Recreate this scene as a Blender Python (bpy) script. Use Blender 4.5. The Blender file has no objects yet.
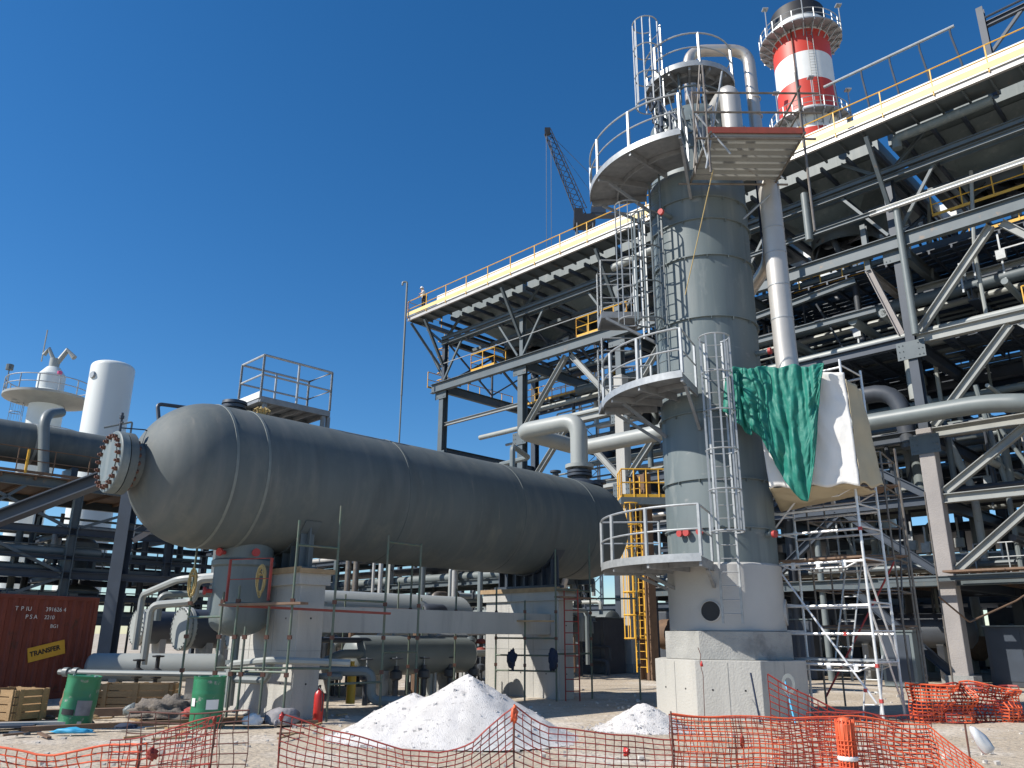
import bpy, math, random
from mathutils import Vector, Matrix, noise
random.seed(7)
PI=math.pi
def R(d): return math.radians(d)
V=Vector
scene=bpy.context.scene
COL=scene.collection
world=bpy.data.worlds.new("World"); scene.world=world; world.use_nodes=True
# ---------------------------------------------------------------- materials
def mat(name, col, rough=.6, metal=0., col2=None, nscale=4., detail=6., amt=.5, bump=0., bscale=30., streak=0., spot=None, stretch=(1,1,1), spotscale=3., spotlim=(.58,.7), spec=.5, st=None):
    m=bpy.data.materials.new(name); m.use_nodes=True
    nt=m.node_tree; N=nt.nodes; L=nt.links; b=N['Principled BSDF']
    b.inputs['Roughness'].default_value=rough; b.inputs['Metallic'].default_value=metal
    b.inputs['Specular IOR Level'].default_value=spec
    b.inputs['Base Color'].default_value=(*col,1)
    tc=N.new('ShaderNodeTexCoord'); mp=N.new('ShaderNodeMapping'); mp.inputs['Scale'].default_value=stretch
    L.new(tc.outputs['Object'],mp.inputs['Vector'])
    out=None
    if col2 is not None:
        n=N.new('ShaderNodeTexNoise'); n.inputs['Scale'].default_value=nscale; n.inputs['Detail'].default_value=detail
        L.new(mp.outputs[0],n.inputs['Vector'])
        r=N.new('ShaderNodeMapRange'); r.inputs['From Min'].default_value=.5-.5*(1-amt)-.001; r.inputs['From Max'].default_value=.5+.5*(1-amt)+.001
        L.new(n.outputs['Fac'],r.inputs['Value'])
        mx=N.new('ShaderNodeMix'); mx.data_type='RGBA'; mx.inputs['A'].default_value=(*col,1); mx.inputs['B'].default_value=(*col2,1)
        L.new(r.outputs[0],mx.inputs['Factor']); out=mx.outputs['Result']
    if spot is not None:
        n2=N.new('ShaderNodeTexNoise'); n2.inputs['Scale'].default_value=spotscale; n2.inputs['Detail'].default_value=8
        n2.inputs['Roughness'].default_value=.65
        L.new(mp.outputs[0],n2.inputs['Vector'])
        r2=N.new('ShaderNodeMapRange'); r2.inputs['From Min'].default_value=spotlim[0]; r2.inputs['From Max'].default_value=spotlim[1]
        L.new(n2.outputs['Fac'],r2.inputs['Value'])
        m2=N.new('ShaderNodeMix'); m2.data_type='RGBA'; m2.inputs['B'].default_value=(*spot,1)
        if out is not None: L.new(out,m2.inputs['A'])
        else: m2.inputs['A'].default_value=(*col,1)
        L.new(r2.outputs[0],m2.inputs['Factor']); out=m2.outputs['Result']
    for (sc,ss,rz,lim) in (st or []):
        m4=N.new('ShaderNodeMapping'); m4.vector_type='POINT'; m4.inputs['Rotation'].default_value=(0,0,rz); m5=N.new('ShaderNodeMapping'); m5.inputs['Scale'].default_value=ss
        L.new(tc.outputs['Object'],m4.inputs['Vector']); L.new(m4.outputs[0],m5.inputs['Vector'])
        n4=N.new('ShaderNodeTexNoise'); n4.inputs['Scale'].default_value=1; n4.inputs['Detail'].default_value=7; L.new(m5.outputs[0],n4.inputs['Vector'])
        r4=N.new('ShaderNodeMapRange'); r4.inputs['From Min'].default_value=lim[0]; r4.inputs['From Max'].default_value=lim[1]; r4.inputs['To Max'].default_value=lim[2]; L.new(n4.outputs['Fac'],r4.inputs['Value'])
        x4=N.new('ShaderNodeMix'); x4.data_type='RGBA'; x4.inputs['B'].default_value=(*sc,1)
        if out is not None: L.new(out,x4.inputs['A'])
        else: x4.inputs['A'].default_value=(*col,1)
        L.new(r4.outputs[0],x4.inputs['Factor']); out=x4.outputs['Result']
    if out is not None: L.new(out,b.inputs['Base Color'])
    if bump:
        n3=N.new('ShaderNodeTexNoise'); n3.inputs['Scale'].default_value=bscale; n3.inputs['Detail'].default_value=5
        L.new(tc.outputs['Object'],n3.inputs['Vector'])
        bp=N.new('ShaderNodeBump'); bp.inputs['Strength'].default_value=bump; bp.inputs['Distance'].default_value=.05
        L.new(n3.outputs['Fac'],bp.inputs['Height']); L.new(bp.outputs[0],b.inputs['Normal'])
    return m
M={}
M['vessel']=mat('grey_green_paint',(.125,.142,.142),.66,st=[((.18,.18,.168),(3.5,.35,.35),-PI/4,(.5,.78,.6)),((.07,.08,.082),(2.2,.5,.5),-PI/4,(.53,.78,.6)),((.22,.21,.185),(9,1.2,1.2),-PI/4,(.66,.76,.5))],col2=(.08,.1,.105),nscale=1.3,amt=.5,detail=10,spot=(.18,.185,.165),spotscale=1.3,spotlim=(.5,.8),bump=.08,bscale=2.2,stretch=(1,1,.4),spec=.35)
M['tower']=mat('tower_paint',(.16,.19,.192),.52,st=[((.25,.265,.25),(4,4,.35),0,(.54,.75,.6)),((.09,.11,.115),(6,6,.3),0,(.56,.75,.5)),((.3,.3,.28),(2,2,6),0,(.66,.74,.5))],col2=(.12,.15,.155),nscale=1.3,amt=.5,detail=10,spot=(.25,.27,.26),spotscale=1.4,spotlim=(.6,.75),stretch=(1,1,.35),bump=.04,bscale=4)
M['weld']=mat('weld_band_paint',(.2,.22,.205),.5,col2=(.14,.16,.155),nscale=5)
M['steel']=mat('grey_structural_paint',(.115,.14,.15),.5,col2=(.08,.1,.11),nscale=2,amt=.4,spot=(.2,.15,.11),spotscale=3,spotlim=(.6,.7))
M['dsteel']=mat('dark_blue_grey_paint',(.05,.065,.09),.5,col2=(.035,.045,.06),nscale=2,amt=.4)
M['galv']=mat('galvanised_steel',(.44,.455,.46),.45,.3,col2=(.3,.315,.32),nscale=9,amt=.4)
M['grate']=mat('galvanised_grating',(.3,.31,.32),.55,.3,col2=(.2,.21,.22),nscale=6)
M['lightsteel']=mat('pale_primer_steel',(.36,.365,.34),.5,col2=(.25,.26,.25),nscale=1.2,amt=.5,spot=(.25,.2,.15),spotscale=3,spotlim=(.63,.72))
M['fireproof']=mat('fireproofing_render',(.36,.33,.31),.85,col2=(.27,.25,.24),nscale=1.1,amt=.4,bump=.3,bscale=20)
M['concrete']=mat('cast_concrete',(.5,.485,.445),.88,col2=(.39,.38,.35),nscale=1.4,amt=.45,spot=(.33,.32,.3),spotscale=3.2,spotlim=(.52,.74),stretch=(1,1,.13),bump=.25,bscale=25)
M['concrete2']=mat('old_concrete_collar',(.4,.395,.37),.9,col2=(.25,.25,.24),nscale=2.2,amt=.5,spot=(.2,.2,.195),spotscale=2,spotlim=(.55,.7),bump=.35,bscale=25)
M['skirt']=mat('smooth_fireproof_skirt',(.5,.49,.465),.8,col2=(.42,.41,.39),nscale=1.1,amt=.4,bump=.1,bscale=15)
M['yellow']=mat('safety_yellow_paint',(.75,.42,.035),.45,col2=(.65,.34,.03),nscale=5)
M['paleyellow']=mat('cream_yellow_paint',(.78,.62,.28),.5,col2=(.7,.52,.2),nscale=2)
M['white']=mat('white_paint',(.8,.8,.77),.5,col2=(.72,.72,.69),nscale=1.5,amt=.4)
M['stackwhite']=mat('white_stack_paint',(.72,.74,.7),.4,col2=(.64,.66,.63),nscale=.5,amt=.4,stretch=(1,1,.3))
M['red']=mat('red_band_paint',(.62,.06,.035),.5,col2=(.52,.05,.03),nscale=.4,amt=.4)
M['redoxide']=mat('red_oxide_board',(.3,.06,.04),.75,col2=(.2,.05,.035),nscale=5)
M['redpart']=mat('red_plastic_cap',(.42,.05,.045),.6)
M['container']=mat('rust_red_container_paint',(.25,.055,.03),.6,col2=(.12,.025,.018),nscale=1.5,amt=.4,spot=(.07,.03,.02),spotscale=2.5,spotlim=(.6,.72))
M['green']=mat('green_drum_paint',(.03,.22,.10),.4,col2=(.025,.17,.08),nscale=4,spot=(.3,.3,.26),spotscale=4,spotlim=(.6,.66),bump=.1,bscale=9)
M['scafgreen']=mat('green_scaffold_tube',(.075,.14,.10),.5,.2,col2=(.16,.15,.12),nscale=6)
M['scafgrey']=mat('dull_scaffold_tube',(.25,.23,.2),.5,.5,col2=(.15,.12,.1),nscale=6)
M['alu']=mat('aluminium_tube',(.8,.8,.79),.4,.3,col2=(.62,.62,.62),nscale=8)
M['stainless']=mat('stainless_pipe',(.62,.56,.49),.33,.5,col2=(.5,.44,.38),nscale=2,amt=.4,spot=(.34,.25,.17),spotscale=3,spotlim=(.6,.75))
M['cladding']=mat('aluminium_cladding',(.52,.5,.47),.45,.35,col2=(.42,.4,.37),nscale=1.5)
M['rustbrown']=mat('rust_brown_steel',(.2,.12,.07),.8,col2=(.12,.075,.05),nscale=3)
M['bolt']=mat('rusty_bolt',(.16,.065,.04),.7,col2=(.08,.04,.03),nscale=20)
M['pipe']=mat('grey_pipe_paint',(.19,.215,.21),.45,col2=(.15,.17,.17),nscale=2,amt=.4)
M['lightpipe']=mat('pale_grey_pipe_paint',(.36,.375,.35),.45,col2=(.29,.305,.29),nscale=1.5,amt=.4,spot=(.2,.17,.13),spotscale=2.5,spotlim=(.65,.75))
M['darkpipe']=mat('dark_pipe_paint',(.06,.07,.085),.5,col2=(.045,.05,.06),nscale=2)
M['black']=mat('near_black',(.018,.018,.02),.6)
M['wood']=mat('rough_sawn_wood',(.42,.27,.13),.8,col2=(.3,.19,.09),nscale=3,stretch=(.3,3,3),amt=.5,bump=.2)
M['plank']=mat('scaffold_board',(.45,.32,.18),.8,col2=(.3,.2,.11),nscale=5,amt=.5)
M['oldplank']=mat('weathered_scaffold_board',(.26,.17,.11),.85,col2=(.16,.1,.07),nscale=5,amt=.5)
M['greentarp']=mat('green_tarpaulin',(.012,.19,.145),.6,col2=(.012,.16,.115),nscale=3,amt=.4,bump=.15,bscale=14)
M['whitetarp']=mat('white_sheet',(.82,.8,.76),.7,col2=(.74,.72,.68),nscale=2,bump=.2,bscale=6)
M['beigetarp']=mat('beige_canvas',(.52,.45,.31),.85,col2=(.44,.37,.25),nscale=2,bump=.25,bscale=5)
M['orange']=mat('orange_safety_mesh',(.8,.15,.05),.55,col2=(.6,.09,.035),nscale=5)
M['rednet']=mat('red_safety_mesh',(.4,.05,.03),.6,col2=(.2,.03,.025),nscale=5)
M['rope']=mat('straw_rope',(.5,.37,.16),.9)
M['extred']=mat('fire_extinguisher_red',(.5,.03,.025),.35)
M['bluecloth']=mat('dark_blue_cloth',(.02,.03,.06),.9)
M['cyan']=mat('cyan_plastic',(.05,.38,.62),.5)
M['greybag']=mat('grey_sheet',(.3,.29,.3),.8,col2=(.15,.14,.15),nscale=6,bump=.3,bscale=10)
M['rubble']=mat('dark_rubble',(.09,.08,.075),.9,col2=(.2,.17,.14),nscale=14,bump=.4,bscale=30)
M['skin']=mat('skin',(.45,.25,.17),.6)
M['shirt']=mat('white_cloth',(.7,.68,.62),.9)
M['trouser']=mat('dark_cloth',(.035,.035,.045),.9)
M['glass']=mat('cab_glass',(.03,.05,.07),.1)
M['lampglass']=mat('red_lens',(.6,.1,.2),.2)
M['bottle']=mat('cloudy_plastic_bag',(.6,.62,.63),.25,col2=(.5,.5,.5),nscale=5,spec=.8)
M['limestone']=mat('crushed_white_limestone',(.72,.69,.66),.95,col2=(.56,.535,.51),nscale=3,amt=.6,detail=12,bump=.55,bscale=55,spot=(.36,.34,.33),spotscale=13,spotlim=(.56,.68))
M['netpost']=mat('thin_dark_rod',(.12,.05,.035),.7)
def ground_mat():
    m=mat('limestone_ground',(.53,.45,.345),.95,col2=(.37,.3,.22),nscale=.9,detail=10,amt=.55,bump=.8,bscale=9,spot=(.64,.58,.5),spotscale=.45,spotlim=(.5,.66))
    nt=m.node_tree;N=nt.nodes;L=nt.links
    b=N['Principled BSDF']; src=b.inputs['Base Color'].links[0].from_socket
    tc=N.new('ShaderNodeTexCoord'); v=N.new('ShaderNodeTexNoise'); v.inputs['Scale'].default_value=14; v.inputs['Detail'].default_value=6
    L.new(tc.outputs['Object'],v.inputs['Vector'])
    r=N.new('ShaderNodeMapRange'); r.inputs['From Min'].default_value=.56; r.inputs['From Max'].default_value=.7
    L.new(v.outputs['Fac'],r.inputs['Value'])
    mx=N.new('ShaderNodeMix'); mx.data_type='RGBA'; mx.inputs['B'].default_value=(.2,.17,.14,1)
    L.new(src,mx.inputs['A']); L.new(r.outputs[0],mx.inputs['Factor']); L.new(mx.outputs['Result'],b.inputs['Base Color'])
    return m
M['ground']=ground_mat(); M['stone']=mat('loose_stone',(.6,.57,.52),.95,col2=(.42,.39,.36),nscale=3)
# ---------------------------------------------------------------- mesh builder
class MB:
    def __init__(s): s.v=[]; s.f=[]
    def add(s,vs,fs):
        k=len(s.v); s.v+= [tuple(v) for v in vs]; s.f+=[tuple(i+k for i in f) for f in fs]; return s
    def box(s,c,size,ax=None):
        # ax: (x,y,z) unit vectors
        X,Y,Z=ax if ax else (V((1,0,0)),V((0,1,0)),V((0,0,1)))
        c=V(c); h=[d/2 for d in size]
        vs=[c+X*(sx*h[0])+Y*(sy*h[1])+Z*(sz*h[2]) for sz in(-1,1) for sy in(-1,1) for sx in(-1,1)]
        return s.add(vs,[(0,2,3,1),(4,5,7,6),(0,1,5,4),(2,6,7,3),(0,4,6,2),(1,3,7,5)])
    def bar(s,a,b,w,h=None,up=(0,0,1)):
        a=V(a);b=V(b);d=b-a;l=d.length
        if l<1e-6: return s
        X=d/l; u=V(up)
        if abs(X.dot(u))>.95: u=V((.7071,.7071,0))
        Y=u.cross(X).normalized(); Z=X.cross(Y)
        return s.box((a+b)/2,(l,w,h or w),(X,Y,Z))
    def ibeam(s,a,b,w,h,t=.04,up=(0,0,1)):
        a=V(a);b=V(b);d=b-a;l=d.length; X=d/l; u=V(up)
        if abs(X.dot(u))>.95: u=V((-.7071,.7071,0))
        Y=u.cross(X).normalized(); Z=X.cross(Y); c=(a+b)/2
        s.box(c+Z*(h/2-t/2),(l,w,t),(X,Y,Z)); s.box(c-Z*(h/2-t/2),(l,w,t),(X,Y,Z)); s.box(c,(l-.004,t*.7,h-2*t-.001),(X,Y,Z))
        return s
    def tube(s,a,b,r,n=8,r2=None,caps=True):
        return s.path([a,b],r,n,caps,r2)
    def path(s,pts,r,n=8,caps=True,r2=None):
        pts=[V(p) for p in pts]
        k=len(s.v); m=len(pts); prev=None
        for i,p in enumerate(pts):
            d=(pts[min(i+1,m-1)]-pts[max(i-1,0)]).normalized()
            if prev is None:
                u=V((0,0,1)) if abs(d.z)<.9 else V((1,0,0))
                A=d.cross(u).normalized()
            else:
                A=(prev-d*prev.dot(d)).normalized()
            prev=A; B=d.cross(A)
            rr=r if r2 is None else r+(r2-r)*i/(m-1)
            for j in range(n):
                t=2*PI*j/n; s.v.append(tuple(p+A*(math.cos(t)*rr)+B*(math.sin(t)*rr)))
        for i in range(m-1):
            for j in range(n):
                j2=(j+1)%n; s.f.append((k+i*n+j,k+i*n+j2,k+(i+1)*n+j2,k+(i+1)*n+j))
        if caps:
            s.f.append(tuple(k+j for j in reversed(range(n)))); s.f.append(tuple(k+(m-1)*n+j for j in range(n)))
        return s
    def pipe(s,pts,r,n=14,bend=1.5,seg=6,caps=True):
        return s.path(rounded(pts,r*bend*1.0+.0,seg),r,n,caps)
    def lathe(s,prof,c=(0,0,0),axis=(0,0,1),n=32,a0=0,a1=2*PI):
        c=V(c);Z=V(axis).normalized(); u=V((0,0,1)) if abs(Z.z)<.9 else V((1,0,0))
        A=u.cross(Z).normalized() if abs(Z.z)<.9 else V((1,0,0)); B=Z.cross(A)
        k=len(s.v); full=abs(a1-a0-2*PI)<1e-6; m=n if full else n+1
        for r,z in prof:
            for j in range(m):
                t=a0+(a1-a0)*j/n; s.v.append(tuple(c+Z*z+A*(math.cos(t)*r)+B*(math.sin(t)*r)))
        for i in range(len(prof)-1):
            for j in range(n):
                j2=(j+1)%m; s.f.append((k+i*m+j,k+i*m+j2,k+(i+1)*m+j2,k+(i+1)*m+j))
        return s
    def sector(s,c,r0,r1,z0,z1,a0,a1,n=24):
        prof=[(r0,z0),(r1,z0),(r1,z1),(r0,z1),(r0,z0)]
        k=len(s.v); s.lathe(prof,c,(0,0,1),n,R(a0),R(a1))
        m=n+1
        s.f.append(tuple(k+i*m for i in range(4))); s.f.append(tuple(k+i*m+n for i in reversed(range(4))))
        return s
    def arc(s,c,r,z,a0,a1,rad,n=24,ns=6):
        c=V(c); return s.path([c+V((math.cos(R(a0+(a1-a0)*i/n))*r,math.sin(R(a0+(a1-a0)*i/n))*r,z)) for i in range(n+1)],rad,ns)
    def build(s,name,m,parent=None,smooth=True,bevel=0,loc=None):
        me=bpy.data.meshes.new(name); me.from_pydata(s.v,[],s.f); me.update(); me.validate()
        if smooth:
            me.polygons.foreach_set('use_smooth',[True]*len(me.polygons)); me.set_sharp_from_angle(angle=R(35))
        me.materials.append(M[m] if isinstance(m,str) else m)
        o=bpy.data.objects.new(name,me); COL.objects.link(o)
        if bevel:
            b=o.modifiers.new('bevel','BEVEL'); b.width=bevel; b.segments=2; b.limit_method='ANGLE'
        if loc is not None: o.location=loc
        if parent is not None:
            o.parent=parent
            if parent.get('_w'): 
                o.location=(o.location[0]-parent.location[0],o.location[1]-parent.location[1],o.location[2]-parent.location[2])
        return o
def rounded(pts,rb,seg=6):
    pts=[V(p) for p in pts]; out=[pts[0]]
    for i in range(1,len(pts)-1):
        a,b,c=pts[i-1],pts[i],pts[i+1]; d1=(a-b); d2=(c-b); r=min(rb,d1.length*.49,d2.length*.49)
        p0=b+d1.normalized()*r; p1=b+d2.normalized()*r
        for j in range(seg+1):
            t=j/seg; out.append(p0*(1-t)**2+b*(2*t*(1-t))+p1*t*t)
    out.append(pts[-1]); return out
def tag(o,label=None,cat=None,group=None,kind=None):
    if label: o['label']=label
    if cat: o['category']=cat
    if group: o['group']=group
    if kind: o['kind']=kind
    return o
def thing(name,loc,label,cat,group=None,kind=None):
    o=bpy.data.objects.new(name,None); COL.objects.link(o); o.location=loc; o.empty_display_size=.3; o['_w']=1
    return tag(o,label,cat,group,kind)
def copy_tree(o,dloc,label=None,rz=None,parent=None):
    c=o.copy(); COL.objects.link(c)
    if parent is None:
        c.location=(o.location[0]+dloc[0],o.location[1]+dloc[1],o.location[2]+dloc[2])
        if rz is not None: c.rotation_euler=(0,0,rz)
    else: c.parent=parent
    if label: c['label']=label
    for ch in list(o.children): copy_tree(ch,None,parent=c)
    return c
def one(mb,name,m,label,cat,group=None,kind=None,**k):
    # origin at the base centre of the mesh
    xs=[v[0] for v in mb.v]; ys=[v[1] for v in mb.v]; zs=[v[2] for v in mb.v]
    c=((min(xs)+max(xs))/2,(min(ys)+max(ys))/2,min(zs))
    mb.v=[(v[0]-c[0],v[1]-c[1],v[2]-c[2]) for v in mb.v]
    o=mb.build(name,m,loc=c,**k); return tag(o,label,cat,group,kind)
# frames
S2=math.sqrt(.5)
D1=V((-S2,S2,0)); D2=V((S2,S2,0)); ZZ=V((0,0,1))
RO=V((16.45,30.85,0))
def RK(u,v,z): return RO+D1*u+D2*v+ZZ*z
AX=V((-5.2,19.1,0))
def VS(s,t,z): return AX+D2*s-D1*t+ZZ*z     # s along vessel, t towards camera side
FR=(D1,D2,ZZ)
# ---------------------------------------------------------------- ground
def build_ground():
    mb=MB(); 
    xs=[-2500,-600,-200,-90]+[-40+i*.8 for i in range(101)]+[90,200,600,2500]
    ys=[-400,-60,-10]+[2+i*.6 for i in range(64)]+[46,55,70,100,200,500,1500,4000]
    def z(x,y):
        if abs(x)>41 or y>40 or y<1: return 0
        w=min(1,(41-abs(x))/6,(40.4-y)/6,(y-1)/2)
        return w*(.05*noise.noise(V((x*.5,y*.5,0)))+.025*noise.noise(V((x*1.7,y*1.7,3))))-.02
    k=len(xs)
    mb.v=[(x,y,z(x,y)) for y in ys for x in xs]
    mb.f=[(j*k+i,j*k+i+1,(j+1)*k+i+1,(j+1)*k+i) for j in range(len(ys)-1) for i in range(k-1)]
    o=mb.build('ground','ground'); tag(o,kind='structure')
build_ground()
# loose stones
def stones():
    mb=MB(); rnd=random.Random(3)
    for i in range(1500):
        y=8.5+rnd.random()**1.5*20; x=rnd.uniform(-.75,.75)*y+rnd.uniform(-1,1)
        r=.01+rnd.random()**4*.04
        vs=[V((rnd.uniform(.6,1)*sx*r,rnd.uniform(.6,1)*sy*r,rnd.uniform(.4,.9)*sz*r)) for sz in(-1,1) for sy in(-1,1) for sx in(-1,1)]
        mb.add([v+V((x,y,r*.3-.01)) for v in vs],[(0,2,3,1),(4,5,7,6),(0,1,5,4),(2,6,7,3),(0,4,6,2),(1,3,7,5)])
    tag(mb.build('gravel','stone',smooth=False),'loose white and grey stones scattered over the pale ground','gravel',kind='stuff')
stones()
# ---------------------------------------------------------------- horizontal vessel
VZ=5.0; VR=1.585
def horizontal_vessel():
    t=thing('horizontal_vessel',tuple(AX+D2*3+ZZ*3.0),'huge dark grey horizontal pressure vessel with a domed end, on two concrete piers','pressure vessel')
    s0,s1=-2.3,10.6
    prof=[]; hd=1.5
    prof+= [(VR*math.sin(a),s0-hd*math.cos(a)) for a in [R(4+i*86/14) for i in range(15)]]
    prof+= [(VR,s0+(s1-s0)*i/10) for i in range(1,11)]
    prof+= [(VR*math.cos(a),s1+hd*math.sin(a)) for a in [R(i*86/14) for i in range(1,15)]]
    MB().lathe(prof,AX+ZZ*VZ,D2,72).build('shell','vessel',t)
    for s in (s0+.02,-1.55,2.3,6.4,9.6):
        m=MB(); m.lathe([(VR-.01,s-.035),(VR+.012,s-.03),(VR+.012,s+.03),(VR-.01,s+.035)],AX+ZZ*VZ,D2,72); m.build('weld_band','vessel' if s>0 else 'weld',t)
    # repad plate on the shell near the head
    m=MB(); m.lathe([(VR+.002,-1.62),(VR+.02,-1.6),(VR+.02,-1.28),(VR+.002,-1.26)],AX+ZZ*VZ,D2,40,R(-60),R(75)); m.build('wrapper_plate','weld',t)
    # axial manway nozzle and blind flange
    c=AX+ZZ*VZ; e=s0-hd
    nz=MB().lathe([(.47,e+.35),(.47,e-.12)],c,D2,40); nz.lathe([(.47,e-.1),(.64,e-.12),(.64,e-.27),(.47,e-.27)],c,D2,48); n=nz.build('manway_nozzle','vessel',t)
    fl=MB().lathe([(.2,e-.29),(.64,e-.29),(.64,e-.44),(.62,e-.46),(.41,e-.47),(.41,e-.49),(.0,e-.49)],c,D2,48).build('blind_flange','tower',t)
    bm=MB()
    for i in range(20):
        a=2*PI*i/20+.1; p=c+(D1*math.cos(a)+ZZ*math.sin(a))*.53
        bm.tube(p+D2*(e-.04),p+D2*(e-.56),.026,8); bm.tube(p+D2*(e-.46),p+D2*(e-.52),.047,6); bm.tube(p+D2*(e-.05),p+D2*(e-.1),.047,6)
    bm.build('flange_bolts','bolt',fl)
    m=MB(); q=c+D2*(e-.36)+ZZ*.63; m.tube(q,q+ZZ*.42,.03,8); m.tube(q+ZZ*.2-D1*.12,q+ZZ*.2+D1*.12,.018,6); m.tube(q+ZZ*.3,q+ZZ*.36,.05,8)
    m.path([q+ZZ*.1,q+ZZ*.15+D2*.5,q+ZZ*.02+D2*1.0],.014,6)
    m.build('davit','dsteel',fl)
    m=MB(); q=c-D1*.9*1-ZZ*.2+D2*(s0-.98); m.path([q+ZZ*.12,q-D1*.12+ZZ*.1-D2*.06,q-D1*.13-ZZ*.12-D2*.06,q-D1*.03-ZZ*.13],.014,6); m.build('lifting_lug','vessel',t)
    # saddles
    for s in (-.2,8.1):
        m=MB()
        b=AX+D2*s
        m.box(b+ZZ*3.05,(.42,2.5,.07),(D2,D1,ZZ))
        for k in range(-3,4):
            tt=k*.36; zt=VZ-math.sqrt(max(.01,VR**2-tt*tt))
            m.box(b+D1*tt+ZZ*((3.08+zt)/2+.0),(.34,.035,zt-3.08+.06),(D2,D1,ZZ))
        # web plate following the shell
        n=16; 
        vs=[];fs=[]
        for sd in(-.02,.02):
            for i in range(n+1):
                tt=-1.22+2.44*i/n; zt=VZ-math.sqrt(VR**2-tt*tt*.98)+.02
                vs.append(b+D2*sd+D1*tt+ZZ*3.09); vs.append(b+D2*sd+D1*tt+ZZ*zt)
        for q in range(2):
            o=q*2*(n+1)
            for i in range(n): fs.append((o+2*i,o+2*i+2,o+2*i+3,o+2*i+1))
        o=2*(n+1)
        for i in range(n): fs.append((2*i+1,2*i+3,o+2*i+3,o+2*i+1))
        fs.append((0,1,o+1,o)); fs.append((2*n,2*n+1,o+2*n+1,o+2*n))
        m.add(vs,fs)
        m.lathe([(VR+.003,s-.2),(VR+.03,s-.2),(VR+.03,s+.2),(VR+.003,s+.2)],AX+ZZ*VZ,D2,40,R(-145),R(-35))
        m.build('saddle','dsteel' if s>3 else 'steel',t)
    # boot hanging below
    bc=AX+D2*-1.1
    r=.62
    prof=[(.02,1.6)]+[(r*math.sin(R(a)),1.96-.36*math.cos(R(a))) for a in range(12,91,13)]+[(r,3.0),(r,3.85)]
    b=MB().lathe(prof,bc,(0,0,1),48); b.lathe([(r+.002,3.06),(r+.07,3.1),(r+.07,3.2),(r+.002,3.24)],bc,(0,0,1),48)
    b=b.build('boot','tower',t)
    for (a,z) in ((-150,2.55),(-115,3.35),(-55,3.35)):
        d=V((math.cos(R(a)),math.sin(R(a)),0)); p=bc+ZZ*z+d*(r-.02)
        m=MB().tube(p,p+d*.16,.045,12); m.lathe([(0,.2),(.085,.2),(.085,.15),(.045,.15)],p,tuple(d),16)
        nn=m.build('boot_nozzle','redpart',b)
    p=bc+ZZ*1.7; m=MB().pipe([p,p-ZZ*.9,p-ZZ*.95+D1*.0],.085,12); m.lathe([(.085,.9),(.17,.9),(.17,.99),(.085,.99)],bc,(0,0,1),20); m.lathe([(.085,1.03),(.17,1.03),(.17,1.12),(.085,1.12)],bc,(0,0,1),20); m.tube(bc+ZZ*.2,bc+ZZ*.9,.085,12)
    m.build('drain_pipe','pipe',b)
    # top nozzles
    p=AX+D2*-1.7+ZZ*(VZ+VR-.12)+D1*.1; m=MB().tube(p,p+ZZ*.3,.2,20); m.lathe([(.2,.2),(.27,.2),(.27,.27),(.2,.27)],p,(0,0,1),24); m.lathe([(0,.36),(.28,.36),(.29,.29),(.2,.285)],p,(0,0,1),24)
    m.build('capped_nozzle','dsteel',t)
    p=AX+D2*-1.05+ZZ*(VZ+VR-.1)+D1*.0; m=MB()
    for k in range(8):
        a=k*.8; m.path([p+ZZ*.1+V((math.cos(a),math.sin(a),0))*.05,p+ZZ*.3+V((math.cos(a),math.sin(a),0))*.13,p+ZZ*.22+V((math.cos(a),math.sin(a),0))*.2],.03,5)
    m.tube(p,p+ZZ*.3,.05,8); m.build('wrapped_nozzle','rope',t)
    # access platform on top of the shell
    def P(s,tt,z): return VS(s,tt,z)
    a0,a1,b0,b1=-.95,1.0,-1.5,-.35; zf=7.2
    dk=MB(); dk.box(P((a0+a1)/2,(b0+b1)/2,zf-.02),(a1-a0,b1-b0,.04),(D2,-D1,ZZ))
    for bb in (b0,b1): dk.box(P((a0+a1)/2,bb,zf-.09),(a1-a0+.02,.06,.13),(D2,-D1,ZZ))
    for i in range(6): dk.box(P(a0+(a1-a0)*i/5,(b0+b1)/2,zf-.1),(.05,b1-b0-.062,.1),(D2,-D1,ZZ))
    for aa in (a0+.15,1.0,a1-.15):
        for bb in (b0+.1,b1-.05):
            zt=VZ+math.sqrt(VR**2-bb*bb)-.02; dk.box(P(aa,bb,(zf-.16+zt)/2),(.09,.09,zf-.16-zt),(D2,-D1,ZZ))
    pf=dk.build('access_platform','grate',t)
    h=MB(); cn=[P(a0,b1,zf),P(a1,b1,zf),P(a1,b0,zf),P(a0,b0,zf),P(a0,b1,zf)]
    handrail(h,cn,1.05,1.0,.03,toe=False); h.build('handrail','galv',pf)
    g=MB(); g.bar(P(a0-.03,b1+.02,zf+.02),P(a0-.03,b0,zf+.02),.03,.16); g.build('toe_board','white',pf)
    # pipe nozzle near the far end
    p=VS(10.6,-.0,VZ+VR-.1)
    m=MB().tube(p,p+ZZ*.62,.27,20)
    m.lathe([(.27,.3),(.42,.3),(.42,.38),(.27,.38)],p,(0,0,1),28); m.lathe([(.27,.41),(.42,.41),(.42,.49),(.27,.49)],p,(0,0,1),28)
    m.lathe([(VR*0+.75,-.05),(.7,.07),(.3,.2)],p,(0,0,1),28)
    m.build('outlet_nozzle','dsteel',t)
    m=MB(); q=VS(11.3,.25,VZ+VR-.3); m.tube(q,q+ZZ*.35,.15,16); m.lathe([(0,.42),(.26,.42),(.26,.32),(.15,.32)],q,(0,0,1),24); m.build('side_flange','darkpipe',t); m=MB(); q2=VS(9.5,-.1,VZ+VR-.05); m.tube(q2,q2+ZZ*.3,.1,12); m.lathe([(0,.3),(.18,.3),(.18,.24),(.1,.24)],q2,(0,0,1),20)
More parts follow.
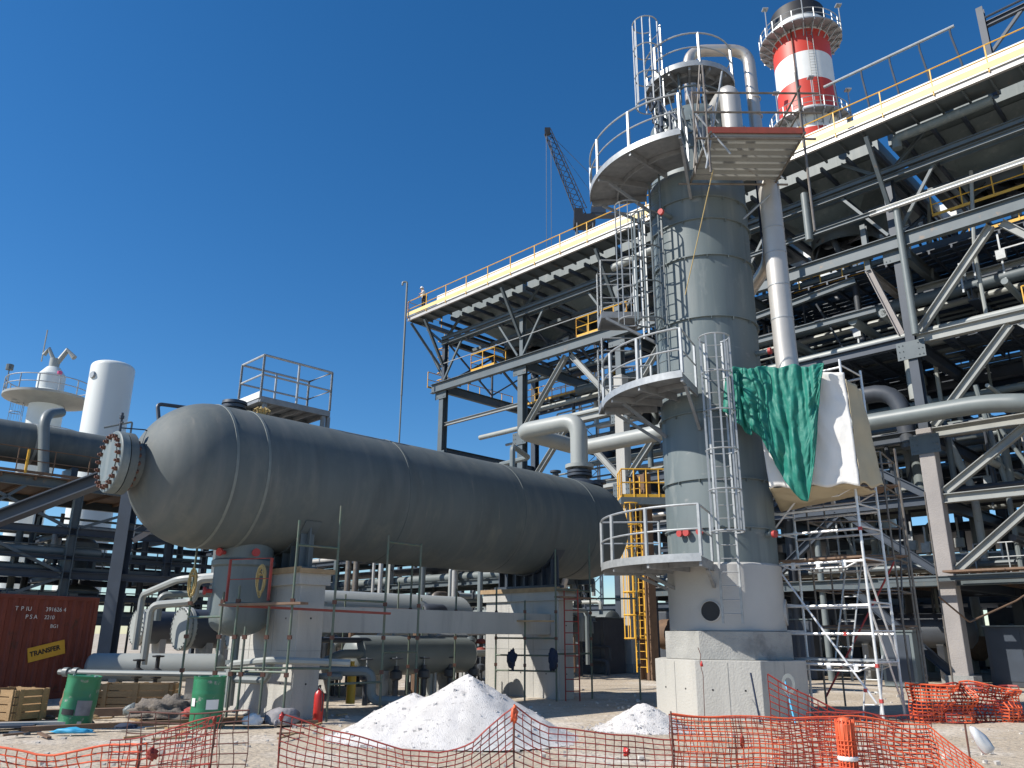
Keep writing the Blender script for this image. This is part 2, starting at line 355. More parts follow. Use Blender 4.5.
    m.build('side_flange','darkpipe',t)
    m=MB(); m.pipe([VS(-2.9,-1.1,VZ+.9),VS(-3.0,-1.3,VZ+1.75),VS(-2.3,-1.3,VZ+1.8)],.045,10,2.5); m.build('vent_pipe','dsteel',t)
def handrail(m,pts,h=1.05,sp=1.4,r=.022,mid=True,toe=True,post=True,ns=6):
    pts=[V(p) for p in pts]
    m.path([p+ZZ*h for p in pts],r,ns)
    if mid: m.path([p+ZZ*h*.52 for p in pts],r*.85,ns)
    if toe:
        for a,b in zip(pts[:-1],pts[1:]): m.bar(a+ZZ*.07,b+ZZ*.07,.012,.13)
    if post:
        for a,b in zip(pts[:-1],pts[1:]):
            n=max(1,round((b-a).length/sp))
            for i in range(n+1): 
                p=a.lerp(b,i/n); m.bar(p,p+ZZ*h,.045,.045)
horizontal_vessel()
# ---------------------------------------------------------------- piers, beam
def joints(o,name,c,ex,ey,w,h,nx,nz,off):
    # formwork joint ridges and tie holes on one face: centre c of the face bottom, ex along, ey outward
    for i in range(nz): 
        z=h*(i+1)/(nz+1); q=MB().box(c+ZZ*z+ey*.002,(w-.02,.006,.012),(ex,ey,ZZ)).build('form_joint','concrete2',None,smooth=False); q.parent=o; q.location=-o.location
    for i in range(nx):
        x=-w/2+w*(i+1)/(nx+1); q=MB().box(c+ex*x+ZZ*(h/2)+ey*.0035,(.012,.006,h-.03),(ex,ey,ZZ)).build('form_joint','concrete2',None,smooth=False); q.parent=o; q.location=-o.location
    for i in range(nx+1):
        for j in range(nz+1):
            x=-w/2+w*(i+.5)/(nx+1); z=h*(j+.5)/(nz+1)
            q=MB().lathe([(0,.004),(.02,.004),(.022,0)],c+ex*x+ZZ*z,tuple(ey),10).build('tie_hole','black',None); q.parent=o; q.location=-o.location  # black disc stands in for the shade inside a tie hole
def pier(s,label,w=3.0,th=.62,top=3.0):
    b=AX+D2*s
    m=MB().box(b+ZZ*(top/2-.15),(th,w,top+.3),(D2,D1,ZZ))
    m.box(b+ZZ*(top+.0-.17),(th+.16,w+.14,.3),(D2,D1,ZZ))
    o=one(m,'concrete_pier','concrete',label,'pier',bevel=.015,smooth=False)
    joints(o,'j',b-D2*(th/2),D1,-D2,w,top-.35,2,1,0); joints(o,'j',b-D1*(w/2),D2,-D1,th,top-.35,0,1,0)
pier(-.2,'pale concrete pier under the near domed end of the grey vessel')
pier(8.1,'pale concrete pier under the far end of the grey vessel, behind the white stone pile',top=2.95)
m=MB().box(VS((.12+7.78)/2,.95,1.98),(7.65,.5,.56),(D2,D1,ZZ))
for s in (1.6,3.6,5.6): m.box(VS(s,.95,1.98),(.015,.506,.566),(D2,D1,ZZ))
one(m,'tie_beam','concrete','long horizontal concrete beam joining the two vessel piers at chest height','beam',smooth=False,bevel=.01)
for s,l in ((-.2,'orange-brown timber edge boards around the top of the near pier'),(8.1,'sawn timber edge board along the top of the far pier')):
    m=MB(); b=AX+D2*s; z=3.02 if s<1 else 2.97
    m.box(b-D2*.42+ZZ*(z-.03),(.06,3.25,.12),(D2,D1,ZZ)); m.box(b-D1*1.62+ZZ*(z-.05),(.9,.06,.1),(D2,D1,ZZ))
    one(m,'timber_board','plank',l,'board',smooth=False)
# ---------------------------------------------------------------- tower
TC=V((5.17,19.9,0)); TR=1.3
def TP(a,r,z): return TC+V((math.cos(R(a))*r,math.sin(R(a))*r,z))
def ladder(m,p,out,z0,z1,w=.42,r=.022,cage=None):
    """ladder against point p (x,y) with outward dir; cage=(z0,z1)"""
    out=V(out).normalized(); side=V((-out.y,out.x,0))
    for s in(-1,1): m.bar(p+side*(s*w/2)+ZZ*z0,p+side*(s*w/2)+ZZ*z1,.05,.03)
    z=z0+.2
    while z<z1: m.tube(p-side*w/2+ZZ*z,p+side*w/2+ZZ*z,.013,5); z+=.3
def cage(m,p,out,z0,z1,rad=.36,r=.02):
    out=V(out).normalized(); side=V((-out.y,out.x,0)); c=p+out*(rad+.02)
    z=z0; n=max(1,round((z1-z0)/.9))
    for k in range(n+1):
        z=z0+(z1-z0)*k/n
        m.path([c+(out*math.cos(a)+side*math.sin(a))*rad+ZZ*z for a in [R(-150+i*20) for i in range(16)]],r,5)
    for a in (-120,-72,-36,0,36,72,120):
        q=c+(out*math.cos(R(a))+side*math.sin(R(a)))*rad
        m.bar(q+ZZ*z0,q+ZZ*z1,.04,.012,up=tuple(out))
def tower():
    t=thing('process_column',(TC.x,TC.y,1.78),'tall grey cylindrical column with ring platforms and caged ladders, on a stepped concrete pedestal','process column')
    # skirt
    m=MB().lathe([(TR+.05,1.8),(TR+.05,3.25),(TR+.0,3.3)],TC,(0,0,1),64); sk=m.build('skirt','skirt',t)
    for a,rr in ((-119,.24),(-22,.3)):
        d=V((math.cos(R(a)),math.sin(R(a)),0)); c=TC+d*(TR+.03)+ZZ*2.22
        m=MB().lathe([(rr,-.1),(rr,.05),(rr*.9,.06),(rr*.88,-.05)],c,tuple(d),28); m.build('access_collar','skirt',sk)
        m=MB().lathe([(0,.028),(rr*.9,.028)],c,tuple(d),28); m.build('access_opening','black',sk)  # near-black disc stands in for the shade inside the opening
    # shell
    prof=[(TR,3.302),(TR,5.3),(TR,8),(TR,11),(TR,13.0),(TR-.0,13.6),(1.22,14.0),(1.22,15.45)]+[(1.22*math.cos(R(a)),15.45+.7*math.sin(R(a))) for a in range(10,86,12)]+[(.05,16.16)]
    MB().lathe(prof,TC,(0,0,1),72).build('shell','tower',t)
    for z in (4.1,5.25,6.9,9.35,11.05,12.1,12.75):
        m=MB().lathe([(TR+.001,z-.02),(TR+.055,z-.015),(TR+.055,z+.015),(TR+.001,z+.02)],TC,(0,0,1),64)
        for a in range(-170,20,24): m.box(TP(a,TR+.03,z-.05),(.07,.012,.07),(V((math.cos(R(a)),math.sin(R(a)),0)),V((-math.sin(R(a)),math.cos(R(a)),0)),ZZ))
        m.build('support_ring','tower',t)
    for z in (14.35,14.8,15.2):
        MB().lathe([(1.221,z-.03),(1.26,z-.025),(1.26,z+.025),(1.221,z+.03)],TC,(0,0,1),64).build('support_ring','tower',t)
    # crowded pipework, clips and gauges around the head
    rh=random.Random(8)
    for k in range(16):
        a=rh.uniform(-175,-20); z=rh.uniform(14.2,15.5); h=rh.uniform(.5,1.6); r=rh.choice([.02,.03,.05]); p=TP(a,1.2,z); q=TP(a,1.45,z)
        MB().pipe([p,q,q+ZZ*h*rh.choice([1,-.6]),TP(a+rh.uniform(-14,14),1.5,z+h*.5)],r,7).build('instrument_line',rh.choice(['tower','dsteel','galv','stainless']),t)
    for k in range(5):
        a=-150+k*26; z=14.6+.3*(k%2); d=V((math.cos(R(a)),math.sin(R(a)),0)); c=TP(a,1.18,z)
        MB().lathe([(.1,0),(.1,.22),(.17,.22),(.17,.27),(0,.28)],c,tuple(d),20).build('head_nozzle','tower' if k%2 else 'dsteel',t)
    m=MB()
    for a in range(0,360,40): m.bar(TP(a,.95,16.0),TP(a,1.0,16.95),.06)
    m.arc(TC,1.0,16.45,0,360,.03,30); m.build('platform_posts','steel',t)
    # side nozzles with red caps
    for a,z,l in ((-138,12.35,.5),(-40,8.5,.45),(-52,3.95,.3),(-146,4.0,.2),(-138,4.0,.2),(-124,4.0,.2),(-130,14.75,.3),(-118,14.8,.3)):
        d=V((math.cos(R(a)),math.sin(R(a)),0)); c=TP(a,TR-.1,z)
        m=MB().tube(c,c+d*(.1+l-.08),.065,12); n=m.build('nozzle','tower',t)
        MB().lathe([(.07,l-.02),(.085,l-.02),(.085,l+.05),(0,l+.05)],c,tuple(d),20).build('nozzle_cap','redpart' if z<14 else 'dsteel',n)
    # platforms
    def plat(z,a0,a1,r=2.8,mtl='galv',name='service_platform',ri=TR+.08,railgap=None,brack=True,deckm='grate',hh=1.1):
        dk=MB().sector(TC+ZZ*z,ri,r-.02,-.03,.0,a0,a1,30)
        n=max(2,round((a1-a0)/28))
        for i in range(n+1):
            a=a0+(a1-a0)*i/n; d=V((math.cos(R(a)),math.sin(R(a)),0)); sd=V((-d.y,d.x,0))
            if i in(0,n): off=sd*(.03 if i==0 else -.03)
            else: off=V((0,0,0))
            dk.box(TC+d*((ri+r-.04)/2)+off+ZZ*(z-.12),(r-ri-.06,.06,.17),(d,sd,ZZ))
            if brack and i in(0,n//2,n): dk.bar(TC+d*(ri-.05)+off+ZZ*(z-(1.0 if z>4 else .55)),TC+d*(r-.35-(0 if z>4 else .5))+off+ZZ*(z-.21),.07,.07)
        for rr in (ri+ (r-ri)*.5,): dk.lathe([(rr,-.16),(rr+.05,-.16),(rr+.05,-.035),(rr,-.035)],TC+ZZ*z,(0,0,1),30,R(a0+1),R(a1-1))
        d=dk.build(name,deckm,t)
        m=MB().sector(TC+ZZ*z,r-.015,r+.0,-.11,.06,a0,a1,36); m.build('edge_channel',mtl,d)
        m=MB(); rr=r-.03
        m.arc(TC,rr,z+hh,a0,a1,.026); m.arc(TC,rr,z+hh*.52,a0,a1,.022)
        n=max(2,round(math.radians(a1-a0)*r/1.35))
        for i in range(n+1):
            p=TP(a0+(a1-a0)*i/n,rr,z); m.bar(p,p+ZZ*hh,.06,.06)
        for a in (a0,a1):
            if a1-a0<350:
                p0=TP(a,rr,z); p1=TP(a,ri+.12,z)
                m.path([p0+ZZ*hh,p1+ZZ*hh],.024,6); m.path([p0+ZZ*hh*.52,p1+ZZ*hh*.52],.02,6); m.bar(p1,p1+ZZ*hh,.05,.05)
        m.build('handrail',mtl,d)
        return d
    plat(3.3,172,247,2.95); plat(7.45,170,243,2.8)
    p2=plat(13.7,168,250,3.0)
    plat(17.0,150,392,1.3,ri=.45,brack=False,hh=1.0)
    # small rest platforms beside the ladder on the left
    def rest(x0,x1,y0,y1,z,h=1.3):
        c=V(((x0+x1)/2,(y0+y1)/2,z)); dk=MB().box(c-ZZ*.03,(x1-x0,y1-y0,.05)); dk.box(V((x0,c.y,z-.1)),(.05,y1-y0+.05,.18)); dk.box(V((x1,c.y,z-.1)),(.05,y1-y0+.05,.18)); dk.box(V((c.x,y0,z-.1)),(x1-x0-.052,.05,.18)); dk.box(V((c.x,y1,z-.1)),(x1-x0-.052,.05,.18))
        dk.bar(V((x1,y0+.1,z-.15)),V((TC.x-.9,TC.y+.6,z-.15)),.08,.1); dk.bar(V((x0+.1,y0,z-.2)),V((TC.x-1.0,TC.y+.3,z-1.1)),.07,.07)
        d=dk.build('rest_platform','grate',t)
        m=MB(); handrail(m,[V((x1-.1,y0,z)),V((x0,y0,z)),V((x0,y1,z)),V((x1,y1,z))],h,1.0,.02,toe=False)
        m.path([V((x1-.1,y0,z+.26)),V((x0,y0,z+.26)),V((x0,y1,z+.26))],.015,5)
        m.build('handrail','galv',d)
    rest(2.45,3.5,20.3,21.2,10.15,1.55); rest(2.45,3.6,20.5,21.5,7.75,1.7)
    # ladders
    def lad(a,r,z0,z1,cz,mtl='galv'):
        d=V((math.cos(R(a)),math.sin(R(a)),0)); p=TC+d*r
        m=MB(); ladder(m,p,d,z0,z1); l=m.build('ladder',mtl,t)
        for z in [z0+.8+i*1.6 for i in range(int((z1-z0)/1.6))]: 
            pass
        if cz:
            m=MB(); cage(m,p,d,*cz); m.build('safety_cage',mtl,l)
    lad(-100,TR+.3,1.95,8.5,(3.9,8.5))
    lad(-150,TR+.25,7.5,13.6,(9.3,12.3),'steel')
    lad(-172,TR+.35,9.2,13.0,(9.6,13.0))
    lad(-150,1.2,13.75,18.7,(15.9,18.7))
    # overhead vapour line from the top head
    m=MB().pipe([TC+V((.05,.05,16.1)),TC+V((.05,.05,18.5)),V((7.0,19.85,18.45)),V((7.05,19.85,11.5)),V((7.05,24,11.4))],.175,18,3.2,8)
    for z in (15.2,16.1,16.7): m.lathe([(.176,-.02),(.195,-.015),(.195,.015),(.176,.02)],V((7.04,19.85,z)),(0,0,1),20)
    m.build('overhead_pipe','stainless',t)
    m=MB().lathe([(.19,12.2),(.2,12.22),(.2,15.0),(.19,15.02)],V((7.05,19.85,0)),(0,0,1),20); m.build('pipe_wrapping','bluecloth',t)
    m=MB().pipe([TP(-62,.9,15.6),V((5.88,18.42,15.95)),V((5.88,18.42,13.5)),V((6.69,18.5,13.5)),V((6.72,18.5,12.6)),V((6.72,18.5,8.2)),V((6.72,18.3,6.5))],.27,20,1.6,8)
    s=m.build('side_draw_pipe','cladding',t)
    m=MB()
    for z in (9.2,10.1,11.0,11.7): m.lathe([(.271,-.015),(.28,-.012),(.28,.012),(.271,.015)],V((6.72,18.5,z)),(0,0,1),24)
    for z in (13.95,14.5): m.lathe([(.271,-.06),(.36,-.06),(.36,.0),(.271,.0)] if z<14 else [(.271,-.012),(.28,-.01),(.28,.01),(.271,.012)],V((5.88,18.42,z)),(0,0,1),24)
    m.build('cladding_band','galv',s)
tower()
def octa(r,z0,z1,rot=22.5):
    vs=[V((TC.x+.0+math.cos(R(rot+45*i))*r,TC.y+math.sin(R(rot+45*i))*r,z)) for z in(z0,z1) for i in range(8)]
    return MB().add(vs,[(i,(i+1)%8,8+(i+1)%8,8+i) for i in range(8)]+[tuple(range(8,16)),tuple(reversed(range(8)))])
m=octa(1.8,-.1,1.18,6); PED=one(m,'concrete_pedestal','concrete','wide eight sided concrete pedestal block at ground level under the tall grey column','pedestal',smooth=False,bevel=.012)
m=octa(1.53,1.183,1.79,6); one(m,'concrete_plinth','concrete2','stained narrower concrete ring between the column skirt and the wide pedestal','plinth',smooth=False,bevel=.012)

for i in range(4,8):
    a=6+45*i+22.5; e=V((math.cos(R(a)),math.sin(R(a)),0)); ap=1.8*math.cos(R(22.5))
    joints(PED,'j',V((TC.x,TC.y,0))+e*ap,V((-e.y,e.x,0)),e,1.36,1.15,1,0,0)
# ---------------------------------------------------------------- big pipe rack with air coolers
BAY=7.45
def rack():
    t=thing('pipe_rack',tuple(RK(8,0,0)),'large multi-storey steel pipe rack with yellow railed roof deck, behind the grey column','pipe rack')
    U0,U1=-2*BAY,4*BAY
    VB=9.0
    for i in range(-2,5):
        u=i*BAY
        for v in (0,VB):
            if v==0:
                if i<=2:
                    zt=9.6 if i<=1 else 15.2
                    m=MB().box(RK(u,v,zt/2),(.58,.58,zt),FR); m.build('fireproofed_column','fireproof' if i!=2 else 'concrete',t,smooth=False,bevel=.03)
                    MB().ibeam(RK(u,v,zt),RK(u,v,21.4),.36,.4,.035,up=tuple(D2)).build('column','steel' if i>0 else 'dsteel',t,smooth=False)
                    m=MB().box(RK(u,v,.2),(.95,.95,.4),FR); m.build('footing','concrete2',t,smooth=False)
                else:
                    MB().ibeam(RK(u,v,0),RK(u,v,18.1),.42,.46,.04,up=tuple(D2)).build('column','steel',t,smooth=False)
                    MB().ibeam(RK(u,v,18.1),RK(u,v,21.4),.28,.3,.03,up=tuple(D2)).build('column','steel' if i==3 else 'dsteel',t,smooth=False)
            else:
                MB().ibeam(RK(u,v,0),RK(u,v,22),.42,.46,.04,up=tuple(D2)).build('column','dsteel',t,smooth=False)
            # columns of the back bay
        MB().ibeam(RK(u,17.5,0),RK(u,17.5,13.5),.42,.46,.04,up=tuple(D2)).build('rear_column','dsteel',t,smooth=False) if i<3 else None
        # cross beams
        for z,h in ((3.7,.45),(6.75,.45),(9.4,.5),(13.3,.55),(17.65,.6),(21.1,.35)):
            if i>=3 and z<7 : continue
            MB().ibeam(RK(u,.2,z),RK(u,VB-.2,z),.28,h,.03).build('cross_beam','dsteel' if z!=17.65 else 'steel',t,smooth=False)
            if z<14 and i<3: MB().ibeam(RK(u,VB+.3,z),RK(u,17.3,z),.28,h,.03).build('cross_beam','dsteel',t,smooth=False)
        for zz,vv in ((17.7,0),(13.35,0),(9.4,0)):
            if (i>=3 and zz<13): continue
            m=MB(); m.box(RK(u,vv-.27 if i>1 or zz>10 else vv-.31,zz-.45),(1.1,.025,.75),FR)
            for bx in (-.45,-.3,.3,.45):
                for bz in (-.2,-.45,-.7): m.tube(RK(u+bx,vv-.28-(.04 if not(i>1 or zz>10) else 0),zz+bz),RK(u+bx,vv-.32-(.04 if not(i>1 or zz>10) else 0),zz+bz),.022,6)
            m.build('gusset_plate','steel',t,smooth=False)
        # knee braces that carry the overhanging deck
        m=MB(); m.ibeam(RK(u,-.15,19.3),RK(u,-1.9,22.2),.16,.18,.02); m.ibeam(RK(u,-.2,20.9),RK(u+1.8,-.2,22.4),.14,.14,.02); m.ibeam(RK(u,-.2,20.9),RK(u-1.8,-.2,22.4),.14,.14,.02)
        m.build('knee_brace','steel',t,smooth=False)
        # vertical cross bracing on the end frame and intermediate frames
        m=MB(); m.bar(RK(u,.4,18.2),RK(u,4.4,20.9),.14); m.bar(RK(u,8.6,18.2),RK(u,4.6,20.9),.14); m.bar(RK(u,4.5,17.9),RK(u,4.5,20.9),.12); m.bar(RK(u,.4,20.9),RK(u,4.4,18.2),.1); m.bar(RK(u,8.6,20.9),RK(u,4.6,18.2),.1)
        m.build('frame_bracing','dsteel',t,smooth=False)
    # longitudinal beams
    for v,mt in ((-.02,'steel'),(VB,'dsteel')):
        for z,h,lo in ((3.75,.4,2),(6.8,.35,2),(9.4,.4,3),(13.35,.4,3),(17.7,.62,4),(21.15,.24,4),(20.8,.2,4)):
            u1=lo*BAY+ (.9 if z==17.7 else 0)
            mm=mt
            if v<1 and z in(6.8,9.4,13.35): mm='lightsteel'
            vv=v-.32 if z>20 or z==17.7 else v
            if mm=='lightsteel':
                for ua,ub,m2 in ((U0,-.2,'lightsteel'),(.2,2*BAY-.2,'dsteel'),(2*BAY+.2,u1,'lightsteel')):  # middle bays painted dark to stand for shade on the beams
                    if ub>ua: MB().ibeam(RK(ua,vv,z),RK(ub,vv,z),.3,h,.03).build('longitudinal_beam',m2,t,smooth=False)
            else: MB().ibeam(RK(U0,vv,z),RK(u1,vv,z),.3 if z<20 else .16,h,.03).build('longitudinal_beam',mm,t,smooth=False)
    MB().ibeam(RK(3*BAY+.2,0,15.1),RK(4*BAY-.2,0,15.1),.2,.22,.02).build('strut','lightsteel',t,smooth=False)
    MB().ibeam(RK(-BAY*2,-.7,19.2),RK(.7,-.7,19.2),.18,.2,.02).build('strut','white',t,smooth=False)
    MB().ibeam(RK(.4,-.7,19.2),RK(BAY*1.2,-.7,19.2),.16,.18,.02).build('strut','steel',t,smooth=False)
    # chevron braces
    for i in range(-2,4):
        for (z0,z1) in ((.35,3.5),(4.0,6.6),(6.95,9.2),(9.6,13.1),(13.6,17.3)):
            if i==3 and z1<20: continue
            if i==1 and z1<10: continue
            if i==0 and z0>9: continue
            if i==2 and z1<7: continue
            for s in (-1,1):
                um=(i+.5)*BAY
                if z0<1 and s==1: continue
                mt='lightsteel'
                a=RK(um+s*(BAY/2-.35),0,z0+.1); b=RK(um+s*.18,0,z1)
                if i==-1 and z0==13.6 and s==-1: pass
                MB().ibeam(a,b,.26,.3,.03,up=(0,0,1)).build('chevron_brace',mt if (i!=0) else 'dsteel',t,smooth=False)  # braces in the dark bay get the same painted-in shade
    # inner floors: gratings and bearers seen from below
    def floor(u0,u1,v0,v1,z,m='dsteel',sp=.9):
        mb=MB(); nn=int((v1-v0)/.5); w=(v1-v0)/nn
        for j in range(nn):
            if (j*7)%5==3: continue
            mb.box(RK((u0+u1)/2,v0+(j+.5)*w,z),(u1-u0,w*.8,.04),FR)
        k=int((u1-u0)/sp)
        for j in range(k): mb.box(RK(u0+(j+.5)*(u1-u0)/k,(v0+v1)/2,z-.12),(.08,v1-v0,.16),FR)
        mb.build('floor_grating',m,t,smooth=False)
    floor(-2*BAY,2.2*BAY,2.0,8.7,18.0); floor(3*BAY+.3,4*BAY+.8,-.1,.9,18.03,'steel'); floor(0,3*BAY,-.1,.9,18.02,'steel')
    floor(2.4*BAY,4*BAY-.3,7.6,8.8,18.0,'steel')
    floor(-1.6*BAY,-.1*BAY,1,5,13.6); floor(.1*BAY,1.9*BAY,.5,8.5,13.62); floor(.3*BAY,2*BAY,9.5,17,13.6)
    floor(-2*BAY,1.5*BAY,9.5,16,9.7); floor(-2*BAY,-.8*BAY,.5,8,9.72); floor(-1*BAY,2*BAY,.6,8.6,4.0,'oldplank'); 
    # roof deck, overhanging
    dk=MB().box(RK((-15+31.5)/2,-1.35,22.62),(46.5,1.3,.05),FR)
    for j in range(47): dk.box(RK(-14.9+j*46.3/46,-1.3,22.5),(.07,1.2,.14),FR)
    d=dk.build('deck_walkway','steel',t,smooth=False)
    MB().ibeam(RK(-15,-2.03,22.6),RK(31.5,-2.03,22.6),.14,.3,.02).build('deck_edge_channel','cladding',d,smooth=False)
    MB().box(RK(8.25,-2.12,22.93),(46.5,.02,.26),FR).build('toe_board','paleyellow',d,smooth=False)
    m=MB(); handrail(m,[RK(-15,-2.08,22.65),RK(31.5,-2.08,22.65),RK(31.5,1.0,22.65)],1.25,2.05,.028,toe=False); m.build('handrail','yellow',d)
    m=MB().box(RK(31.2,3.5,22.5),(.2,9,.3),FR); m.build('deck_edge_channel','steel',d,smooth=False)
    # bundle side frames, white
    for a,b in ((-15,.6),(.9,8.3),(8.7,29.3)):
        MB().box(RK((a+b)/2,-1.25,23.3),(b-a,.12,1.25),FR).build('bundle_side_frame','white',t,smooth=False)
    MB().box(RK(8,8.8,23.0),(42.5,.12,.8),FR).build('bundle_side_frame','white',t,smooth=False)
    # yellow railings on the girder walkway
    for a,b,v0,v1 in ((26.6,24.4,-.45,-.45),(17.6,14.0,-.45,-.45),(10,8.5,-.45,-.45)):
        m=MB(); handrail(m,[RK(a,v0+1,18.02),RK(a,v0,18.02),RK(b,v1,18.02),RK(b,v1+1,18.02)],1.15,1.0,.032,toe=True); m.build('yellow_railing','yellow',t)
    m=MB(); handrail(m,[RK(31.2,-.3,17.95),RK(31.2,1.2,17.95),RK(31.2,8,17.95)],1.15,1.2,.03); m.build('yellow_railing','yellow',t)
    for v in (7.7,8.7): 
        m=MB(); handrail(m,[RK(19,v,18.03),RK(29.5,v,18.03)],1.1,1.3,.03); m.build('yellow_railing','yellow',t)
    m=MB(); m.tube(RK(12,-.25,19.35),RK(29.6,-.25,19.35),.03,6); m.build('guide_rail','galv',t)
    for a,b,v,z in ((-6,-1.2,1.4,19.2),(2.2,6.5,2.2,17.95),(-4.6,-2,9,13.6),(-9,-4,.8,13.7),(-2,3,3.5,18.2),(-9,-3,2.0,18.1),(.5,6,8.5,13.7),(-3,2,12,9.8),(8,14,5,13.8)):
        m=MB(); handrail(m,[RK(a,v,z),RK(b,v,z)],1.1,1.2,.03); m.build('yellow_railing','yellow',t)
    # corner ladder with yellow hoops at the far left end
    m=MB(); p=RK(31.6,1.6,0); ladder(m,p,tuple(-S2*c for c in (1,-1,0)),18.1,22.7); m.build('corner_ladder','lightsteel',t)
    m=MB()
    for z in (18.4,18.95,19.5,20.1,20.7,21.3,21.9): m.tube(RK(31.9,1.1,z),RK(31.9,2.1,z),.035,5); m.tube(RK(31.3,1.1,z),RK(31.9,1.1,z),.035,5)
    m.build('ladder_hoops','yellow',t)
    # knee struts under the left end
    m=MB(); m.ibeam(RK(31.3,-1.9,22.3),RK(30.1,-.1,19.2),.14,.16,.02); m.ibeam(RK(31.3,-.1,20.7),RK(29.9,-.1,18.6),.14,.16,.02); m.build('knee_brace','steel',t,smooth=False)
    for j in range(38):
        u=-14+j*1.18; MB().bar(RK(u,-.7,22.25),RK(u,8.9,22.25),.12,.22).build('deck_joist','dsteel',t,smooth=False)
    for j in range(-2,4):
        for vv in (.3,2.3,6.3,8.4): MB().bar(RK(j*BAY+.2,vv,20.95),RK((j+1)*BAY-.2,vv,20.95),.12,.2).build('fan_support_beam','steel',t,smooth=False)
        for s1 in (-1,1): MB().bar(RK((j+.5)*BAY+s1*1.7,-.1,20.95),RK((j+.5)*BAY+s1*1.7,8.8,20.95),.12,.2).build('fan_support_beam','dsteel',t,smooth=False)
        for s1 in (-1,1): MB().bar(RK((j+.5)*BAY+s1*3.5,-.2,18.2),RK((j+.5)*BAY+s1*1.7,-.2,20.8),.12).build('light_brace','steel',t,smooth=False)
    MB().ibeam(RK(1.25,-.1,19.1),RK(1.25,-.1,16.9),.22,.24,.02,up=tuple(D2)).build('hanger','steel',t,smooth=False)
    MB().ibeam(RK(1.25,-.1,16.9),RK(.3,-.1,13.7),.24,.26,.03).build('knee_brace','fireproof',t,smooth=False)
    MB().ibeam(RK(1.3,.1,16.9),RK(1.3,8.8,16.7),.25,.3,.03).build('inner_girder','fireproof',t,smooth=False)
    MB().ibeam(RK(1.3,.2,15.2),RK(7.2,.2,15.2),.2,.3,.03).build('inner_girder','steel',t,smooth=False)
    MB().ibeam(RK(7.3,-.2,16.2),RK(2,.2,16.8),.2,.3,.03).build('inner_girder','steel',t,smooth=False)
    for zz in (13.9,16.4,18.6):
        for vv in (3,5.5,8.2): MB().bar(RK(-14,vv,zz),RK(14.5,vv,zz),.12,.3).build('cable_tray','dsteel',t,smooth=False)
    # scaffold boards on the right
    m=MB(); m.box(RK(-5,-.9,4.0),(9.5,.9,.07),FR); m.build('board_walkway','oldplank',t,smooth=False)
    m=MB(); m.ibeam(RK(-9,-1.0,3.78),RK(2.2,-1.0,3.78),.12,.16,.02); m.ibeam(RK(-9,-.5,3.78),RK(2.2,-.5,3.78),.12,.16,.02); m.build('board_bearer','steel',t,smooth=False)
    # central roof framing, pale and dark inner girders
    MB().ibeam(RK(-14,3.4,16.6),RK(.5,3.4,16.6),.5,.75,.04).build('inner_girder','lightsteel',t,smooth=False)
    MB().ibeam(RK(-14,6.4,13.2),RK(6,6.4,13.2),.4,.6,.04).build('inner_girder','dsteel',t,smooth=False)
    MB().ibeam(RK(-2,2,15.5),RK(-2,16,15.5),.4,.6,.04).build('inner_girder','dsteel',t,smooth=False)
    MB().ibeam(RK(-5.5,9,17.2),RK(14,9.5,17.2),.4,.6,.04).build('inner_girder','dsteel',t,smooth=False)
rack()
# air coolers: hopper plenum + fan ring under the deck
def cooler(first=None):
    u,v=0,0
    t=thing('air_cooler',tuple(RK(0,0,20.3)),'L','air cooler','air coolers hanging under the rack deck')
    hw,hv=3.1,3.7; z0,z1=22.6,21.2; r=1.6
    m=MB()
    ring=[RK(math.cos(a)*r,4.3+math.sin(a)*r,z1) for a in [2*PI*i/32 for i in range(32)]]
    sq=[]
    for i in range(32):
        a=2*PI*i/32; c,s=math.cos(a),math.sin(a); k=1/max(abs(c),abs(s)); sq.append(RK(c*k*hw,4.3+s*k*hv,z0))
    m.add(ring+sq,[(i,(i+1)%32,32+(i+1)%32,32+i) for i in range(32)])
    m.box(RK(0,4.3,z0+.35),(7.0,8.2,.6),FR)
    m.build('plenum','tower',t)
    m=MB().lathe([(r,z1),(r,z1-.75),(r+.12,z1-.85),(r+.12,z1-.88),(r-.02,z1-.75),(r-.02,z1)],RK(0,4.3,0),(0,0,1),36); m.build('fan_ring','steel',t)
    m=MB().lathe([(0,z1-.75),(.22,z1-.7),(.25,z1-.4),(0,z1-.38)],RK(0,4.3,0),(0,0,1),16)
    for k in range(4):
        d=V((math.cos(k*PI/2+.3),math.sin(k*PI/2+.3),0)); e=V((-d.y,d.x,.35)).normalized(); m.box(RK(0,4.3,z1-.55)+d*.95,(1.45,.3,.03),(d,e,d.cross(e)))
    m.build('fan','darkpipe',t)
    m=MB().lathe([(0,-.75),(.2,-.75),(.22,-.1),(.12,0),(.06,.5)],RK(0,4.3,z1-1.35),(0,0,1),18)
    m.box(RK(0,4.3,z1-1.05),(3.9,.16,.14),FR)
    m.build('fan_motor','galv',t)
    return t
c0=cooler()
names=['fourth','first','second','third','','']
labs=['air cooler hopper under the deck just right of the striped chimney','air cooler hopper under the deck behind the grey column','air cooler hopper under the deck behind the small ladder platforms','air cooler hopper under the deck between the second and third rack columns from the far left end','air cooler hopper at the far left end of the deck, under the worker','air cooler hopper under the deck at the upper right corner of the view']
cs=[.5*BAY,1.5*BAY,2.5*BAY,3.5*BAY,-.5*BAY,-1.5*BAY]
us=[.5,1.5,2.5,3.5,-.5]
lb={.5:'air cooler hopper under the deck just right of the column top and the striped chimney',1.5:'air cooler hopper under the deck straight behind the tall grey column',2.5:'air cooler hopper with round fan ring under the deck behind the two small ladder platforms',3.5:'air cooler hopper nearest the far left end of the deck, below the worker',-.5:'air cooler hopper under the deck at the upper right corner of the view'}
